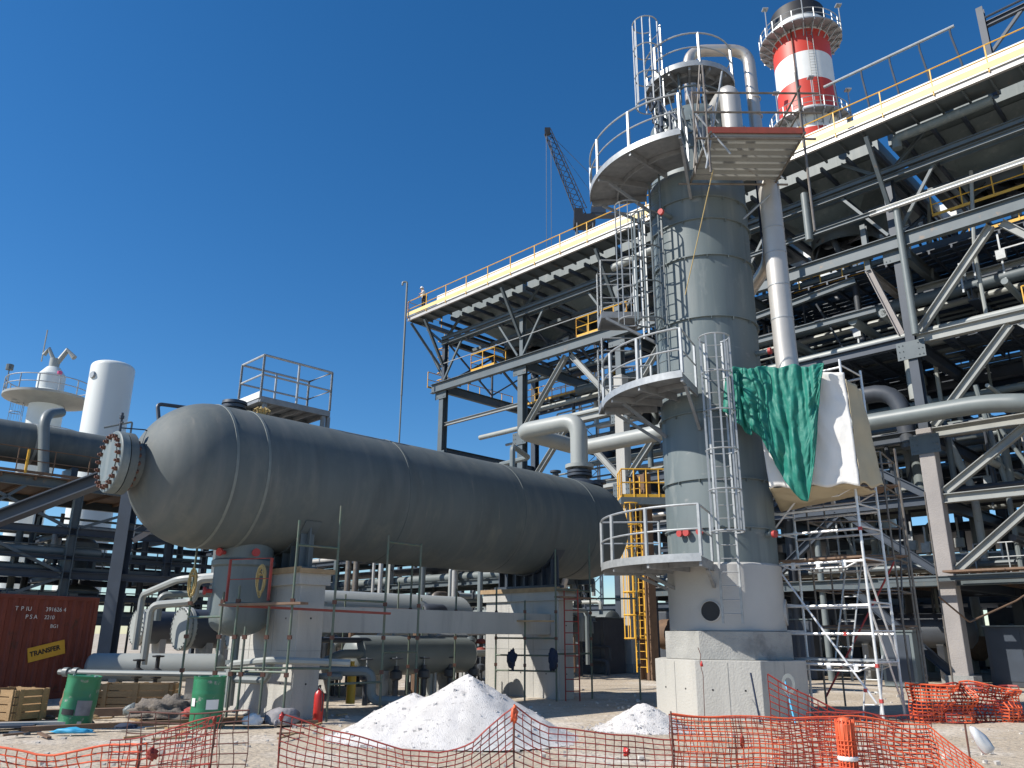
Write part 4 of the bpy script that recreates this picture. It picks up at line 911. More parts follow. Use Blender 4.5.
# ---------------------------------------------------------------- left plant
def left_plant():
    # white cylindrical stack
    c=V((-28.0,53.3,0)); t=thing('white_stack',tuple(c),'plain white cylindrical stack with rounded top behind the vessel head','stack')
    r=1.42; MB().lathe([(r,0),(r,19.3)]+[(r-.35+.35*math.cos(R(a)),19.3+.35*math.sin(R(a))) for a in range(15,91,15)]+[(.01,19.8)],c,(0,0,1),56).build('shell','stackwhite',t)
    d=V((-.45,-.89,0)); MB().lathe([(0,.12),(.22,.12),(.26,.06),(.26,-.2)],c+ZZ*18.5+d*r,tuple(d),18).build('round_plate','galv',t)
    # white round column with platforms
    c=V((-34.0,56.3,.6)); t=thing('white_process_column',tuple(c),'short white column crowned by a wide round railed platform, at the far left skyline','process column')
    r=1.15; MB().lathe([(r,0),(r,17.9),(r*.8,18.0),(r*.8,19.2),(r*.4,19.8),(0,19.9)],c,(0,0,1),40).build('shell','stackwhite',t)
    for z,rr,nm in ((17.3,2.9,'top_platform'),(13.6,3.0,'lower_platform')):
        m=MB().lathe([(r+.02,z-.45),(rr,z-.05),(rr,z+.12),(r+.02,z+.12)] if z>15 else [(r+.02,z),(rr,z),(rr,z+.15),(r+.02,z+.15)],c,(0,0,1),36); p=m.build(nm,'lightsteel' if z>15 else 'steel',t)
        m=MB(); m.arc(c,rr-.05,z+1.2,0,360,.04,36,5); m.arc(c,rr-.05,z+.65,0,360,.035,36,5)
        for k in range(14): q=c+V((math.cos(R(k*26))*(rr-.05),math.sin(R(k*26))*(rr-.05),z)); m.bar(q,q+ZZ*1.2,.07)
        m.build('handrail','galv',p)
    m=MB().tube(c+ZZ*19.8,c+ZZ*20.5,.35,12); m.path([c+V((.2,0,20.2)),c+V((.8,0,21.2)),c+V((1.4,0,20.6))],.2,8); m.path([c+V((-.1,0,20.4)),c+V((-.6,0,21.3)),c+V((-.9,0,20.8))],.16,8); m.tube(c+V((-1.0,0,20.3)),c+V((-1.0,0,22.8)),.05,5); m.build('relief_valves','lightpipe',t)
    m=MB().lathe([(0,0),(.17,0),(.17,.2),(0,.27)],c+V((1.3,-1.3,18.9)),(0,0,1),12); m.build('warning_lamp','lampglass',t)
    m=MB(); q=c+V((-2.6,-1,17.4)); m.tube(q,q+ZZ*2.0,.04,5); m.lathe([(0,1.9),(.25,1.9),(.25,2.3),(0,2.35)],q,(0,0,1),10); m.build('floodlight','steel',t)
    m=MB(); d=V((-.93,-.37,0)); ladder(m,c+d*(r+.3),tuple(d),13.7,17.4,.5,.03); cage(m,c+d*(r+.3),tuple(d),14.5,17.0,.4,.03); m.build('ladder','galv',t)
    # process structure
    LO=V((-20.6,38,0))
    def L(s,w,z): return LO+D2*s+D1*w+ZZ*z
    t=thing('process_structure',tuple(L(-4,2,0)),'dark blue-grey open steel structure behind the shipping container, carrying a horizontal drum','steel structure')
    for s in (-9,-4.5,0,4.6,9.2):
        for w in (0,6):
            MB().ibeam(L(s,w,0),L(s,w,8.6),.34,.36,.03,up=tuple(D2)).build('column','steel' if w==0 and s<1 else 'dsteel',t,smooth=False)
        for z in (2.2,4.2,6.2,8.3): MB().ibeam(L(s,.2,z),L(s,5.8,z),.22,.3,.03).build('cross_beam','dsteel',t,smooth=False)
    for w in (0,6):
        for z,h in ((2.2,.3),(3.2,.2),(4.2,.32),(5.0,.2),(6.2,.34),(8.3,.4)): MB().ibeam(L(-9.2,w,z),L(9.4,w,z),.25,h,.03).build('longitudinal_beam','dsteel' if z<8 else 'steel',t,smooth=False)
    for s0,s1,z0,z1 in ((-4.2,-.2,6.0,4.3),(-8.7,-4.8,4.3,6.1),(-4.4,-.3,8.1,6.4),(.3,4.3,6.4,8.1),(-4.2,-.2,2.4,4.1),(-4.3,-2.3,6.4,8.1),(-4.6,-6.6,6.4,8.1)): MB().bar(L(s0,.0,z0),L(s1,.0,z1),.13).build('diagonal_brace','steel',t,smooth=False)
    m=MB().box(L(0,3,8.55),(18.6,6.6,.06),(D2,D1,ZZ))
    for k in range(14): m.box(L(-9+k*1.4,3,8.44),(.08,6.5,.14),(D2,D1,ZZ))
    m.build('deck','rustbrown',t,smooth=False)
    m=MB(); handrail(m,[L(-9,-.3,8.6),L(9.3,-.3,8.6)],1.15,1.5,.028); m.build('handrail','rustbrown',t)
    for k in (-6.6,-5,-3.8,-2.5): MB().tube(L(k,-.3,8.6),L(k,-.3,9.7),.06,6).build('railing_post','yellow',t)
    for z in (2.4,4.45): 
        m=MB(); m.box(L(1.5,2.5,z-.02),(14,4.5,.05),(D2,D1,ZZ)); m.build('grating','dsteel',t,smooth=False)
        m=MB(); handrail(m,[L(-6,.25,z),L(8,.25,z)],1.1,1.3,.03); m.build('handrail','steel',t)
    # drum on top
    hdrum(L(-2.4,2.0,10.4),D2,9.2,.98,'vessel','dark blue-grey horizontal drum with pale straps, on the steel structure at the left edge','horizontal_drum',sup=False)
    dr=bpy.data.objects['horizontal_drum']
    for s in (-6.2,-3.9,-1.9,1.5): MB().lathe([(.985,-.06),(1.01,-.06),(1.01,.06),(.985,.06)],L(s,2.0,10.4),tuple(D2),36).build('strap','lightpipe',dr)
    for s in (-5,0): MB().box(L(s,2.0,9.0),(.3,1.5,.85),(D2,D1,ZZ)).build('saddle','dsteel',dr,smooth=False)
    pipeob([L(-1.7,-.1,8.7),L(-2.0,.4,11.6),L(-1.0,1.5,12.1)],.24,'pipe','slanting grey pipe with a bent top in front of the left horizontal drum',bend=3)
    pipeob([L(1.9,0,8.7),L(1.9,0,11.9),L(.8,.6,11.5)],.05,'pipe','thin upright pipe with bent top beside the left drum end')
    rr=random.Random(5)
    for k in range(44):
        z=rr.choice([2.6,3.4,4.6,5.3,6.6,7.2]); w=rr.uniform(.3,5.6); r=rr.choice([.06,.09,.13,.2]); s0=rr.uniform(-9,2)
        pipeob([L(s0,w,z-1.2),L(s0,w,z),L(s0+rr.uniform(3,9),w,z)],r,rr.choice(['pipe','darkpipe','pipe','lightpipe','galv']),'dark pipe inside the steel structure behind the red container','pipes inside the left steel structure')
    for k in range(26):
        z=rr.choice([.6,2.6,4.6]); w=rr.uniform(.3,5.6); r=rr.choice([.04,.06,.1,.16]); s0=rr.uniform(-8,9)
        pipeob([L(s0,w,z-.6),L(s0,w,z+rr.uniform(2,4))],r,rr.choice(['pipe','darkpipe','lightpipe']),'upright pipe inside the steel structure behind the red container','upright pipes inside the left steel structure')
    # vertical vessel inside
    for s,w,z0,z1,r,lab in ((1.4,3.2,4.5,6.3,.85,'grey domed tank standing on the middle floor of the left steel structure'),(1.6,3.0,2.4,4.0,.95,'grey domed tank on the lowest floor of the left steel structure')):
        m=MB().lathe([(r,z0),(r,z1-.3),(r*.7,z1-.1),(0,z1)],L(s,w,0),(0,0,1),32); one(m,'domed_tank','pipe',lab,'tank')
    # slanting steel beam
    one(MB().ibeam((-12.2,17.6,3.62),(-8.6,17.3,5.0),.3,.3,.03),'sloping_beam','dsteel','dark steel beam sloping up from the left edge to the vessel flange','beam',smooth=False)
    # big dark column right of the container
    t=thing('stair_frame',(-17.6,37.5,0),'dark blue steel frame with pinkish stair stringers under the vessel head','steel frame')
    a=V((-17.2,36.0,0)); 
    MB().ibeam(a,a+ZZ*9.4,.55,.6,.04,up=(0,1,0)).build('column','dsteel',t,smooth=False)
    MB().ibeam(a+D2*4.4,a+D2*4.4+ZZ*9.4,.3,.3,.03,up=(0,1,0)).build('column','lightsteel',t,smooth=False)
    MB().ibeam(a+D2*7.2,a+D2*7.2+ZZ*9.4,.3,.3,.03,up=(0,1,0)).build('column','lightsteel',t,smooth=False)
    for z in (4,6.2,8.3): MB().ibeam(a+ZZ*z,a+D2*8+ZZ*z,.2,.3,.03).build('beam','dsteel',t,smooth=False)
    for z0,z1,s0,s1 in ((5.6,7.4,.4,2.8),(7.4,8.3,.6,2.2)): MB().bar(a+D2*s0+ZZ*z0,a+D2*s1+ZZ*z1,.1,.25).build('stair_stringer','fireproof',t,smooth=False); m=MB(); handrail(m,[a+D2*s0+ZZ*z0,a+D2*s1+ZZ*z1],1.0,.8,.025,toe=False); m.build('handrail','galv',t)
    MB().bar(a+D2*4.4+ZZ*5.5,a+D2*8+ZZ*7.2,.12).build('diagonal_brace','lightsteel',t,smooth=False); MB().bar(a+D2*8+ZZ*5.4,a+D2*4.6+ZZ*7.4,.12).build('diagonal_brace','lightsteel',t,smooth=False)
left_plant()
# ---------------------------------------------------------------- exchangers under the vessel head
def exch(c,r,l,lab):
    c=V(c); t=thing('shell_exchanger',(c.x,c.y,0),lab,'heat exchanger','horizontal exchangers behind the vessel boot'); del t['group']; t['group']='horizontal exchangers behind the vessel boot'
    MB().lathe([(r*.93,.25),(r*.93,l),(r*.6,l+.3),(0,l+.35)],c,tuple(D2),36).build('shell','darkpipe',t)
    m=MB().lathe([(0,0),(r,0),(r+.02,.02),(r+.02,.09),(r*.96,.1),(r*.96,.14),(r+.02,.15),(r+.02,.24),(r*.9,.25)],c,tuple(D2),40); m.build('end_cover','lightpipe',t)
    m=MB()
    for k in range(24):
        a=k*PI/12; p=c+(D1*math.cos(a)+ZZ*math.sin(a))*(r*.96); m.tube(p-D2*.03,p+D2*.28,.025,6)
    m.build('cover_bolts','pipe',t)
    for s in (.8,l-.5): MB().box(c+D2*s-ZZ*(r*.6+(c.z-r*.6)/2),(.2,r*1.3,c.z-r*.6),(D2,D1,ZZ)).build('saddle','concrete2',t,smooth=False)
    return t
exch((-12.25,27.4,1.85),.56,3.5,'grey exchanger with a pale round end cover, leftmost of the row under the vessel head')
exch((-9.75,24.7,1.8),.6,3.5,'grey exchanger with a pale round end cover, middle of the row under the vessel head')
exch((-7.75,23.6,1.75),.6,3.5,'grey exchanger, end cover partly hidden behind the vessel boot, rightmost of the row')
hdrum((-9.6,23.0,.78),(1,.12,0),3.3,.36,'lightpipe','pale rounded low tank lying below the exchanger covers','low_tank','tank')
pipeob([(-10.9,24.5,1.2),(-10.9,24.5,2.75),(-9.3,23.0,3.1),(-6.6,22.7,3.35)],.1,'lightpipe','pale bent pipe from the leftmost exchanger up to the vessel boot')
pipeob([(-9.3,21.5,.9),(-9.3,21.5,2.35),(-8.2,21.5,2.45),(-8.2,21.5,3.0),(-6.2,21.5,3.15)],.1,'lightpipe','pale stepped pipe in front of the exchangers reaching the vessel boot')
pipeob([(-9.9,23.4,2.0),(-9.9,23.4,2.7),(-8.0,24,2.8)],.1,'pipe','short grey arched pipe between the exchangers')
pipeob([(-7.9,22.6,2.2),(-7.6,22.6,2.8),(-6.6,22.9,3.1)],.07,'lightpipe','thin pale S-bent pipe just left of the vessel boot')
pipeob([(-10.6,20.0,.78),(-3.6,18.2,.8)],.065,'pipe','long level grey-green pipe low in front of the near pier',name='ground_line',fl=[(V((-10.4,19.95,.78)),V((.97,-.24,0))),(V((-10.15,19.9,.78)),V((.97,-.24,0)))])
pipeob([(-5.9,17.9,.2),(-5.9,17.9,1.05),(-4.9,17.3,1.15),(-3.3,17.5,1.1)],.075,'lightpipe','pale pipe crossing the face of the near pier at knee height')
pipeob([(-6.2,18.2,.75),(-5.0,17.5,.75),(-4.9,17.4,1.1)],.08,'pipe','grey elbow pipe low on the face of the near pier')
pipeob([(-3.9,18.4,.9),(-3.0,18.5,.9),(-3.0,18.5,.3),(-2.2,18.5,.3)],.1,'pipe','dark elbow pipe just right of the near pier')
for k,(x,y) in enumerate(((-9.2,21.0),(-8.65,20.8))):
    t=thing('gate_valve',(x,y,0),['black handwheel valve on the low pipe left of the boot, the shorter one','black handwheel valve on the low pipe left of the boot, the taller one'][k],'valve')
    p=V((x,y,.3)); MB().tube(p,p+ZZ*(.75+.1*k),.05,10).build('stem','black',t); MB().lathe([(.1,.3),(.13,.32),(.13,.5),(.05,.55)],p,(0,0,1),16).build('body','black',t); MB().lathe([(.12,.7+.1*k),(.14,.71+.1*k),(.14,.74+.1*k),(.0,.75+.1*k)],p,(0,0,1),16).build('handwheel','black',t)
# ---------------------------------------------------------------- container
def container():
    B=V((-11.55,23.3,0)); d=V((.5,.866,0)).normalized(); nrm=V((d.y,-d.x,0)); L=6.06; W=2.44; H=2.6
    t=thing('shipping_container',tuple(B-d*L/2-nrm*W/2),'dark red corrugated shipping container with white lettering and a tilted yellow sticker','shipping container')
    def P(s,w,z): return B-d*s-nrm*w+ZZ*z
    def side(w,sg,name):
        m=MB(); n=22; pitch=(L-.2)/n; pts=[]
        for i in range(n):
            s=.1+i*pitch; pts+=[(s,0),(s+pitch*.3,0),(s+pitch*.42,.04),(s+pitch*.82,.04),(s+pitch*.98,0)]
        pts.append((L-.1,0)); vs=[]
        for s,dd in pts: vs.append(P(s,w+sg*dd,.16)); vs.append(P(s,w+sg*dd,H-.1))
        m.add(vs,[(2*i,2*i+2,2*i+3,2*i+1) for i in range(len(pts)-1)]); return m.build(name,'container',t,smooth=False)
    sd=side(.02,1,'side_wall'); side(W-.02,-1,'side_wall')
    m=MB()
    for w in (.05,W-.05):
        m.box(P(L/2,w,.08),(L,.1,.16),(d,nrm,ZZ)); m.box(P(L/2,w,H-.05),(L,.08,.1),(d,nrm,ZZ))
    for s in (.06,L-.06):
        for w in (.06,W-.06): m.box(P(s,w,H/2),(.125,.125,H),(d,nrm,ZZ))
        m.box(P(s,W/2,H-.05),(.1,W-.2,.1),(d,nrm,ZZ)); m.box(P(s,W/2,.08),(.1,W-.2,.16),(d,nrm,ZZ))
    m.build('frame','container',t,smooth=False,bevel=.008)
    MB().box(P(L/2,W/2,H-.03),(L-.1,W-.1,.04),(d,nrm,ZZ)).build('roof','container',t,smooth=False)
    MB().box(P(.05,W/2,H/2),(.04,W-.1,H-.2),(d,nrm,ZZ)).build('end_wall','container',t,smooth=False)
    MB().box(P(L-.05,W/2,H/2),(.04,W-.1,H-.2),(d,nrm,ZZ)).build('end_wall','container',t,smooth=False)
    def text(body,s,z,size,mt,nm,tilt=0,sx=1.0,out=.012,par=sd,sp=1.0,off=.0):
        cu=bpy.data.curves.new('t','FONT'); cu.body=body; cu.size=size; cu.extrude=.002; cu.offset=off; cu.space_character=sp
        o=bpy.data.objects.new('t',cu); COL.objects.link(o); bpy.context.view_layer.update()
        me=bpy.data.meshes.new_from_object(o.evaluated_get(bpy.context.evaluated_depsgraph_get())); bpy.data.objects.remove(o)
        me.materials.clear(); me.materials.append(M[mt])
        mo=bpy.data.objects.new(nm,me); COL.objects.link(mo)
        X=d*1; Y=ZZ; Z=nrm
        ct,st=math.cos(R(tilt)),math.sin(R(tilt)); X2=X*ct+Y*st; Y2=Y*ct-X*st
        p=P(s,-out,z); mw=Matrix(((X2.x*sx,Y2.x,Z.x,p.x),(X2.y*sx,Y2.y,Z.y,p.y),(X2.z*sx,Y2.z,Z.z,p.z),(0,0,0,1)))
        me.transform(mw); mo.parent=par; return mo
    text('T P IU',2.3,2.2,.15,'white','lettering',sp=1.1); text('391626 4',1.5,2.2,.15,'white','lettering')
    text('PSA',2.0,2.0,.15,'white','lettering',sp=1.5); text('2210',1.5,2.0,.14,'white','lettering')
    text('BG1',1.3,1.78,.13,'white','lettering')
    ct,st=math.cos(R(13)),math.sin(R(13)); X=d*ct+ZZ*st; Y=ZZ*ct-d*st
    st_=MB().box(P(1.28,-.008,1.2),(.98,.36,.01),(X,Y,nrm)).build('sticker','paleyellow' if 0 else 'yellow',sd,smooth=False)
    text('TRANSFER',1.7,1.06,.17,'black','lettering',13,1.0,.018,st_,1.0,.006)
container()
# ---------------------------------------------------------------- oil drums
def oil_drum(c,lab,tilt=(0,0),dent=False,seed=1):
    t=thing('oil_drum',c,lab,'oil drum','green oil drums'); H=.9; r=.29
    prof=[(0,.02),(r-.02,.02),(r-.02,0),(r+.006,0),(r+.006,.02),(r,.03)]
    for k in range(1,30):
        z=.03+k*.028; b=0
        for zz in (.3,.6): b=max(b,.012*max(0,1-abs(z-zz)/.025))
        b=max(b,.003*math.sin(z*110))
        prof.append((r+b,z))
    prof+=[(r,H-.02),(r+.007,H-.01),(r+.007,H+.005),(r-.015,H+.005),(r-.02,H-.015),(0,H-.015)]
    m=MB().lathe(prof,(0,0,0),(0,0,1),48)
    if dent:
        nv=[]
        for x,y,z in m.v:
            a=math.atan2(y,x); k=max(0,math.cos(a+.9))**6*math.sin(min(1,z/.9)*PI*.95+.1)*.13*max(0,(z-.2)/.7)
            rr=math.hypot(x,y); f=(1-k/r) if rr>1e-4 else 1
            nz=.012*noise.noise(V((x*6,y*6,z*5)))
            nv.append((x*f+nz,y*f+nz,z))
        m.v=nv
    o=m.build('shell','green',None); o.parent=t
    for k,(a,z,w,h,mt) in enumerate(((-75,.42,.75,.17,'white'),(-135,.46,.32,.14,'white')) if not dent else ((-70,.36,.9,.26,'greybag'),(-120,.28,.8,.1,'black'))):
        m=MB().lathe([(r+.016,z-h/2),(r+.017,z+h/2)],(0,0,0),(0,0,1),12,R(a),R(a)+w); o=m.build('paper_label',mt,None); o.parent=t
    for (x,y,rr) in ((.17,.08,.035),(-.19,-.05,.022)):
        o=MB().lathe([(0,H+.01),(rr,H+.01),(rr,H-.02)],(x,y,0),(0,0,1),12).build('bung','galv',None); o.parent=t
    t.rotation_euler=(R(tilt[0]),R(tilt[1]),0); return t
oil_drum((-8.1,16.1,-.01),'battered green oil drum leaning to one side, nearer the red container',(0,5),True)
oil_drum((-5.66,16.1,-.01),'upright green oil drum with white paper labels, in front of the vessel boot')
# ---------------------------------------------------------------- crates, timber, debris
def crate(c,sz,rz,lab,mt='wood'):
    t=thing('wooden_crate',c,lab,'crate'); w,d,h=sz; t.rotation_euler=(0,0,R(rz))
    for nm,ax in (('side_panel',0),('side_panel',1),('end_panel',2),('end_panel',3)):
        m=MB(); n=4
        for i in range(n):
            z=h*(i+.5)/n; hh=h/n-.02
            if ax<2: m.box((0,(1 if ax else -1)*d/2,z),(w,.025,hh))
            else: m.box(((1 if ax==3 else -1)*w/2,0,z),(.025,d-.03,hh))
        if ax<2:
            for x in (-w*.42,0,w*.42): m.box((x,(1 if ax else -1)*(d/2+.025),h/2),(.09,.025,h))
        else:
            for y in (-d*.35,d*.35): m.box(((1 if ax==3 else -1)*(w/2+.025),y,h/2),(.025,.09,h))
        o=m.build(nm,mt,None,smooth=False); o.parent=t
    m=MB()
    for i in range(6): m.box((0,-d/2+d*(i+.5)/6,.03),(w-.03,d/6-.02,.03))
    o=m.build('base_boards',mt,None,smooth=False); o.parent=t
    for y in (-d*.35,d*.35):
        o=MB().box((0,y,-.03),(w,.09,.06)).build('runner',mt,None,smooth=False); o.parent=t
crate((-9.75,16.9,.06),(1.0,.7,.55),-24,'large open wooden crate at the left edge in front of the red container')
crate((-8.15,18.9,.06),(1.5,.7,.55),8,'open wooden crate behind the leaning green drum')
for k,(a,b,w,h,mt,lab) in enumerate((((-9.9,15.4,.08),(-7.9,16.0,.08),.25,.05,'cladding','pale blue-grey sheet metal strip lying flat at the left edge'),((-10.3,14.9,.06),(-8.5,15.5,.07),.3,.04,'dsteel','dark sheet metal strip lying nearest the left edge'),((-8.5,15.1,.05),(-5.0,17.0,.07),.12,.08,'rustbrown','long dark timber baulk lying between the two green drums'),((-9.5,17.6,.08),(-6.6,18.6,.1),.2,.15,'oldplank','long brown timber beam lying behind the leaning drum'),((-5.4,16.4,.05),(-3.7,16.7,.05),.1,.06,'rustbrown','short timber lying at the foot of the near pier'))):
    one(MB().bar(a,b,w,h),'timber_baulk' if k>1 else 'metal_strip',mt,lab,'timber' if k>1 else 'metal strip',smooth=False)
def lump(c,sx,sy,sz,mt,name,lab,cat,seed=0,n=3,amp=.35,fr=2.2,flat=True,**k):
    import bmesh
    bm=bmesh.new(); bmesh.ops.create_icosphere(bm,subdivisions=n,radius=1)
    for v in bm.verts:
        f=1+amp*noise.noise(v.co*fr+V((seed*3.1,seed,0)))+amp*.4*noise.noise(v.co*fr*2.7+V((seed,0,5)))
        v.co=V((v.co.x*sx*f,v.co.y*sy*f,max(v.co.z*f,-.35 if flat else -9)*sz))
    me=bpy.data.meshes.new(name); bm.to_mesh(me); bm.free(); me.materials.append(M[mt])
    me.polygons.foreach_set('use_smooth',[True]*len(me.polygons)); 
    o=bpy.data.objects.new(name,me); COL.objects.link(o); o.location=c; return tag(o,lab,cat,**k)
lump((-4.35,16.5,.1),.33,.22,.22,'greybag','cloth_heap','crumpled dark grey sheet on the ground before the near pier','sheet',1)
lump((-4.85,16.3,.08),.2,.15,.14,'whitetarp','cloth_heap','small crumpled pale sheet left of the dark grey one','sheet',2)
lump((-6.9,17.6,.12),.75,.35,.28,'rubble','rubble_heap','low dark heap of scrap between the two green drums','scrap heap',3,4,.6,3)
lump((-7.75,17.7,.12),.16,.15,.15,'pipe','plastic_sack','small grey-blue sack left of the dark scrap heap','sack',4)
lump((-9.2,18.4,.25),.4,.3,.35,'rustbrown','scrap_bundle','dark red-brown bundle between the crates','scrap',5)
lump((-7.5,14.9,.04),.35,.12,.06,'cyan','blue_sheet','bright blue crumpled plastic sheet on the ground behind the left net','plastic sheet',6)
lump((-6.9,15.6,.05),.2,.1,.06,'bluecloth','rag','dark violet rag on the ground between the drums','rag',7)
lump((-6.1,16.9,.15),.3,.15,.12,'rednet','net_scrap','tangled red net scrap left of the upright drum','net',8,3,.7,4)
lump((-9.7,26.5,1.1),.5,.3,.25,'stainless','tank_fitting','','') if 0 else None
rr=random.Random(9)
for k in range(9):
    x=rr.uniform(-9.5,-5);y=rr.uniform(14.6,18.5); lump((x,y,.03),rr.uniform(.06,.16),rr.uniform(.05,.1),.05,rr.choice(['wood','greybag','rustbrown','white','rubble']),'litter','small scrap of litter on the ground around the green drums','litter',k,2,group='litter around the green drums')
rr=random.Random(19)
for k in range(26):
    x=rr.uniform(-10.5,-3.2);y=rr.uniform(13.6,19)
    a=rr.uniform(0,PI); L=rr.uniform(.2,.9); one(MB().bar((x,y,.03),(x+math.cos(a)*L,y+math.sin(a)*L,.04),rr.uniform(.03,.12),.03),'wood_offcut',rr.choice(['plank','oldplank','rustbrown','wood','dsteel']),'offcut lying on the littered ground at the lower left','offcut','offcuts on the littered ground',smooth=False)
# fire extinguisher
t=thing('fire_extinguisher',(-3.78,17.0,0),'red fire extinguisher standing at the right corner of the near pier','fire extinguisher')
MB().lathe([(0,0),(.09,0),(.1,.02),(.1,.5),(.085,.56),(.04,.61),(.03,.64),(0,.64)],(-3.78,17.0,0),(0,0,1),28).build('cylinder','extred',t)
MB().box((-3.78,17.0,.67),(.03,.12,.06)).build('valve_handle','black',t,smooth=False)
MB().path([(-3.78,16.95,.66),(-3.7,16.87,.6),(-3.68,16.88,.4),(-3.69,16.9,.22)],.013,6).build('hose','black',t)
# ---------------------------------------------------------------- piles
def pile(c,h,rx,ry,lab,seed,sub=None):
    n=90; mb=MB()
    def f(x,y):
        d=math.hypot(x/rx,y/ry)
        z=h*max(0,1-d)**1.0
        z=h*(math.sqrt(max(0,1-d)*max(0,1-d)+.004)-.063)
        if sub:
            for (sx,sy,sh,sr) in sub: z=max(z,sh*(math.sqrt(max(0,1-math.hypot(x-sx,y-sy)/sr)**2+.006)-.077))
        ang=math.atan2(y,x); z*=1+.12*noise.noise(V((math.cos(ang)*1.5,math.sin(ang)*1.5,seed+2)))
        if z>0.0: z+=(.05*noise.noise(V((x*1.8,y*1.8,seed)))+.03*noise.noise(V((x*5,y*5,seed)))+.02*noise.noise(V((x*14,y*14,seed))))*min(1,z/.12)
        return z-.015
    W=max(rx,ry)*1.5+ .6
    for j in range(n+1):
        for i in range(n+1):
            x=-W+2*W*i/n; y=-W+2*W*j/n; mb.v.append((x,y,f(x,y)))
    fs=[]
    for j in range(n):
        for i in range(n):
            q=(j*(n+1)+i,j*(n+1)+i+1,(j+1)*(n+1)+i+1,(j+1)*(n+1)+i)
            if max(mb.v[a][2] for a in q)>-.014: fs.append(q)
    mb.f=fs; o=mb.build('gravel_pile','limestone',loc=c); tag(o,lab,'gravel pile')
    rs=random.Random(seed); m=MB()
    for k in range(600):
        a=rs.uniform(0,2*PI); q=rs.random()**.5*1.25; x=math.cos(a)*q*rx; y=math.sin(a)*q*ry; r=.006+rs.random()**5*.03
        if rs.random()<.35: r*=.8
        z=max(0,f(x,y))
        m.add([V((x+rs.uniform(.6,1)*sx*r,y+rs.uniform(.6,1)*sy*r,z+rs.uniform(.4,.9)*sz*r)) for sz in(-1,1) for sy in(-1,1) for sx in(-1,1)],[(0,2,3,1),(4,5,7,6),(0,1,5,4),(2,6,7,3),(0,4,6,2),(1,3,7,5)])
    g=m.build('pile_stones','limestone',None,smooth=False); g.parent=o; g['kind']='stuff'

pile((-.72,14.9,0),1.12,2.0,1.6,'big pointed white heap of crushed limestone in front of the far pier',1,[(-.95,.1,.8,1.5),(1.0,.3,.3,1.0)])
pile((2.55,16.4,0),.5,1.0,.9,'small white heap of crushed limestone left of the pedestal',5)
# ---------------------------------------------------------------- scaffolds
def coupler(m,p): m.box(p,(.07,.07,.07))
def aluscaf():
    A=V((8.15,18.1,0)); ex=D1; ey=D2; LX,LY=2.1,1.2; Z1=8.0
    A=V((7.8,18.0,0))
    t=thing('scaffold_tower',tuple(A+ex*LX/2+ey*LY/2),'aluminium scaffold tower with inclined ladders under the white sheeting, right of the pedestal','scaffold')
    def P(a,b,z): return A+ex*a+ey*b+ZZ*z
    for a in (0,LX):
        for b in (0,LY):
            m=MB().tube(P(a,b,.05),P(a,b,Z1),.03,10)
            for z in [0.7+i*.5 for i in range(14)]: m.tube(P(a,b,z-.03),P(a,b,z+.03),.036,8)
            m.build('upright','alu',t)
    for z in (1.1,1.75,2.35,3.3,4.0,4.5,5.6,6.6,7.8):
        for b in (0,LY): MB().tube(P(0,b,z),P(LX,b,z),.029,8).build('ledger','alu',t)
        for a in (0,LX): MB().tube(P(a,0,z+.06),P(a,LY,z+.06),.022,8).build('transom','alu',t)
    for z in (1.15,3.35,4.95):
        m=MB()
        for b in (0,LY):
            m.path([P(.05,b,z-.02),P(.4,b,z-.17),P(LX-.4,b,z-.17),P(LX-.05,b,z-.02)],.018,6)
            for a in (.45,1.05,1.65): m.box(P(a,b,z-.08),(.09,.05,.14),(ex,ey,ZZ))
        m.build('trussed_ledger','alu',t)
        m=MB().box(P(LX/2,LY/2,z+.05),(LX-.1,LY-.1,.04),(ex,ey,ZZ)); m.build('deck_board','oldplank' if z>3 else 'galv',t,smooth=False)
    for a,b in ((P(LX,0,3.3),P(.1,0,.35)),(P(LX,0,4.1),P(.9,0,5.3)),(P(0,0,2.3),P(0,LY,.2)),(P(0,LY,1.2),P(0,0,3.3))): MB().tube(a,b,.024,8).build('diagonal_brace','alu',t)
    for (a0,a1,z0,z1,b0) in ((.75,.45,1.2,3.4,.5),(.1,.1,.05,1.3,.1)):
        m=MB(); 
        for s in (0,.36): m.tube(P(a0+s,b0,z0),P(a1+s,b0+.5,z1),.02,6)
        n=int((z1-z0)/.28)
        for i in range(1,n+1):
            f=i/(n+1); m.tube(P(a0+(a1-a0)*f,b0+.5*f,z0+(z1-z0)*f),P(a0+.36+(a1-a0)*f,b0+.5*f,z0+(z1-z0)*f),.014,6)
        m.build('inclined_ladder','galv',t)
    for a,b,z in ((0,0,4.0),(0,0,1.1),(LX,0,4.6),(.3,0,.6),(.6,0,1.75),(0,0,.4)):
        MB().box(P(a,b,z),(.07,.075,.075),(ex,ey,ZZ)).build('red_clip','redpart',t,smooth=False)
    return A,P,LX,LY
A_,PS,LX,LY=aluscaf()
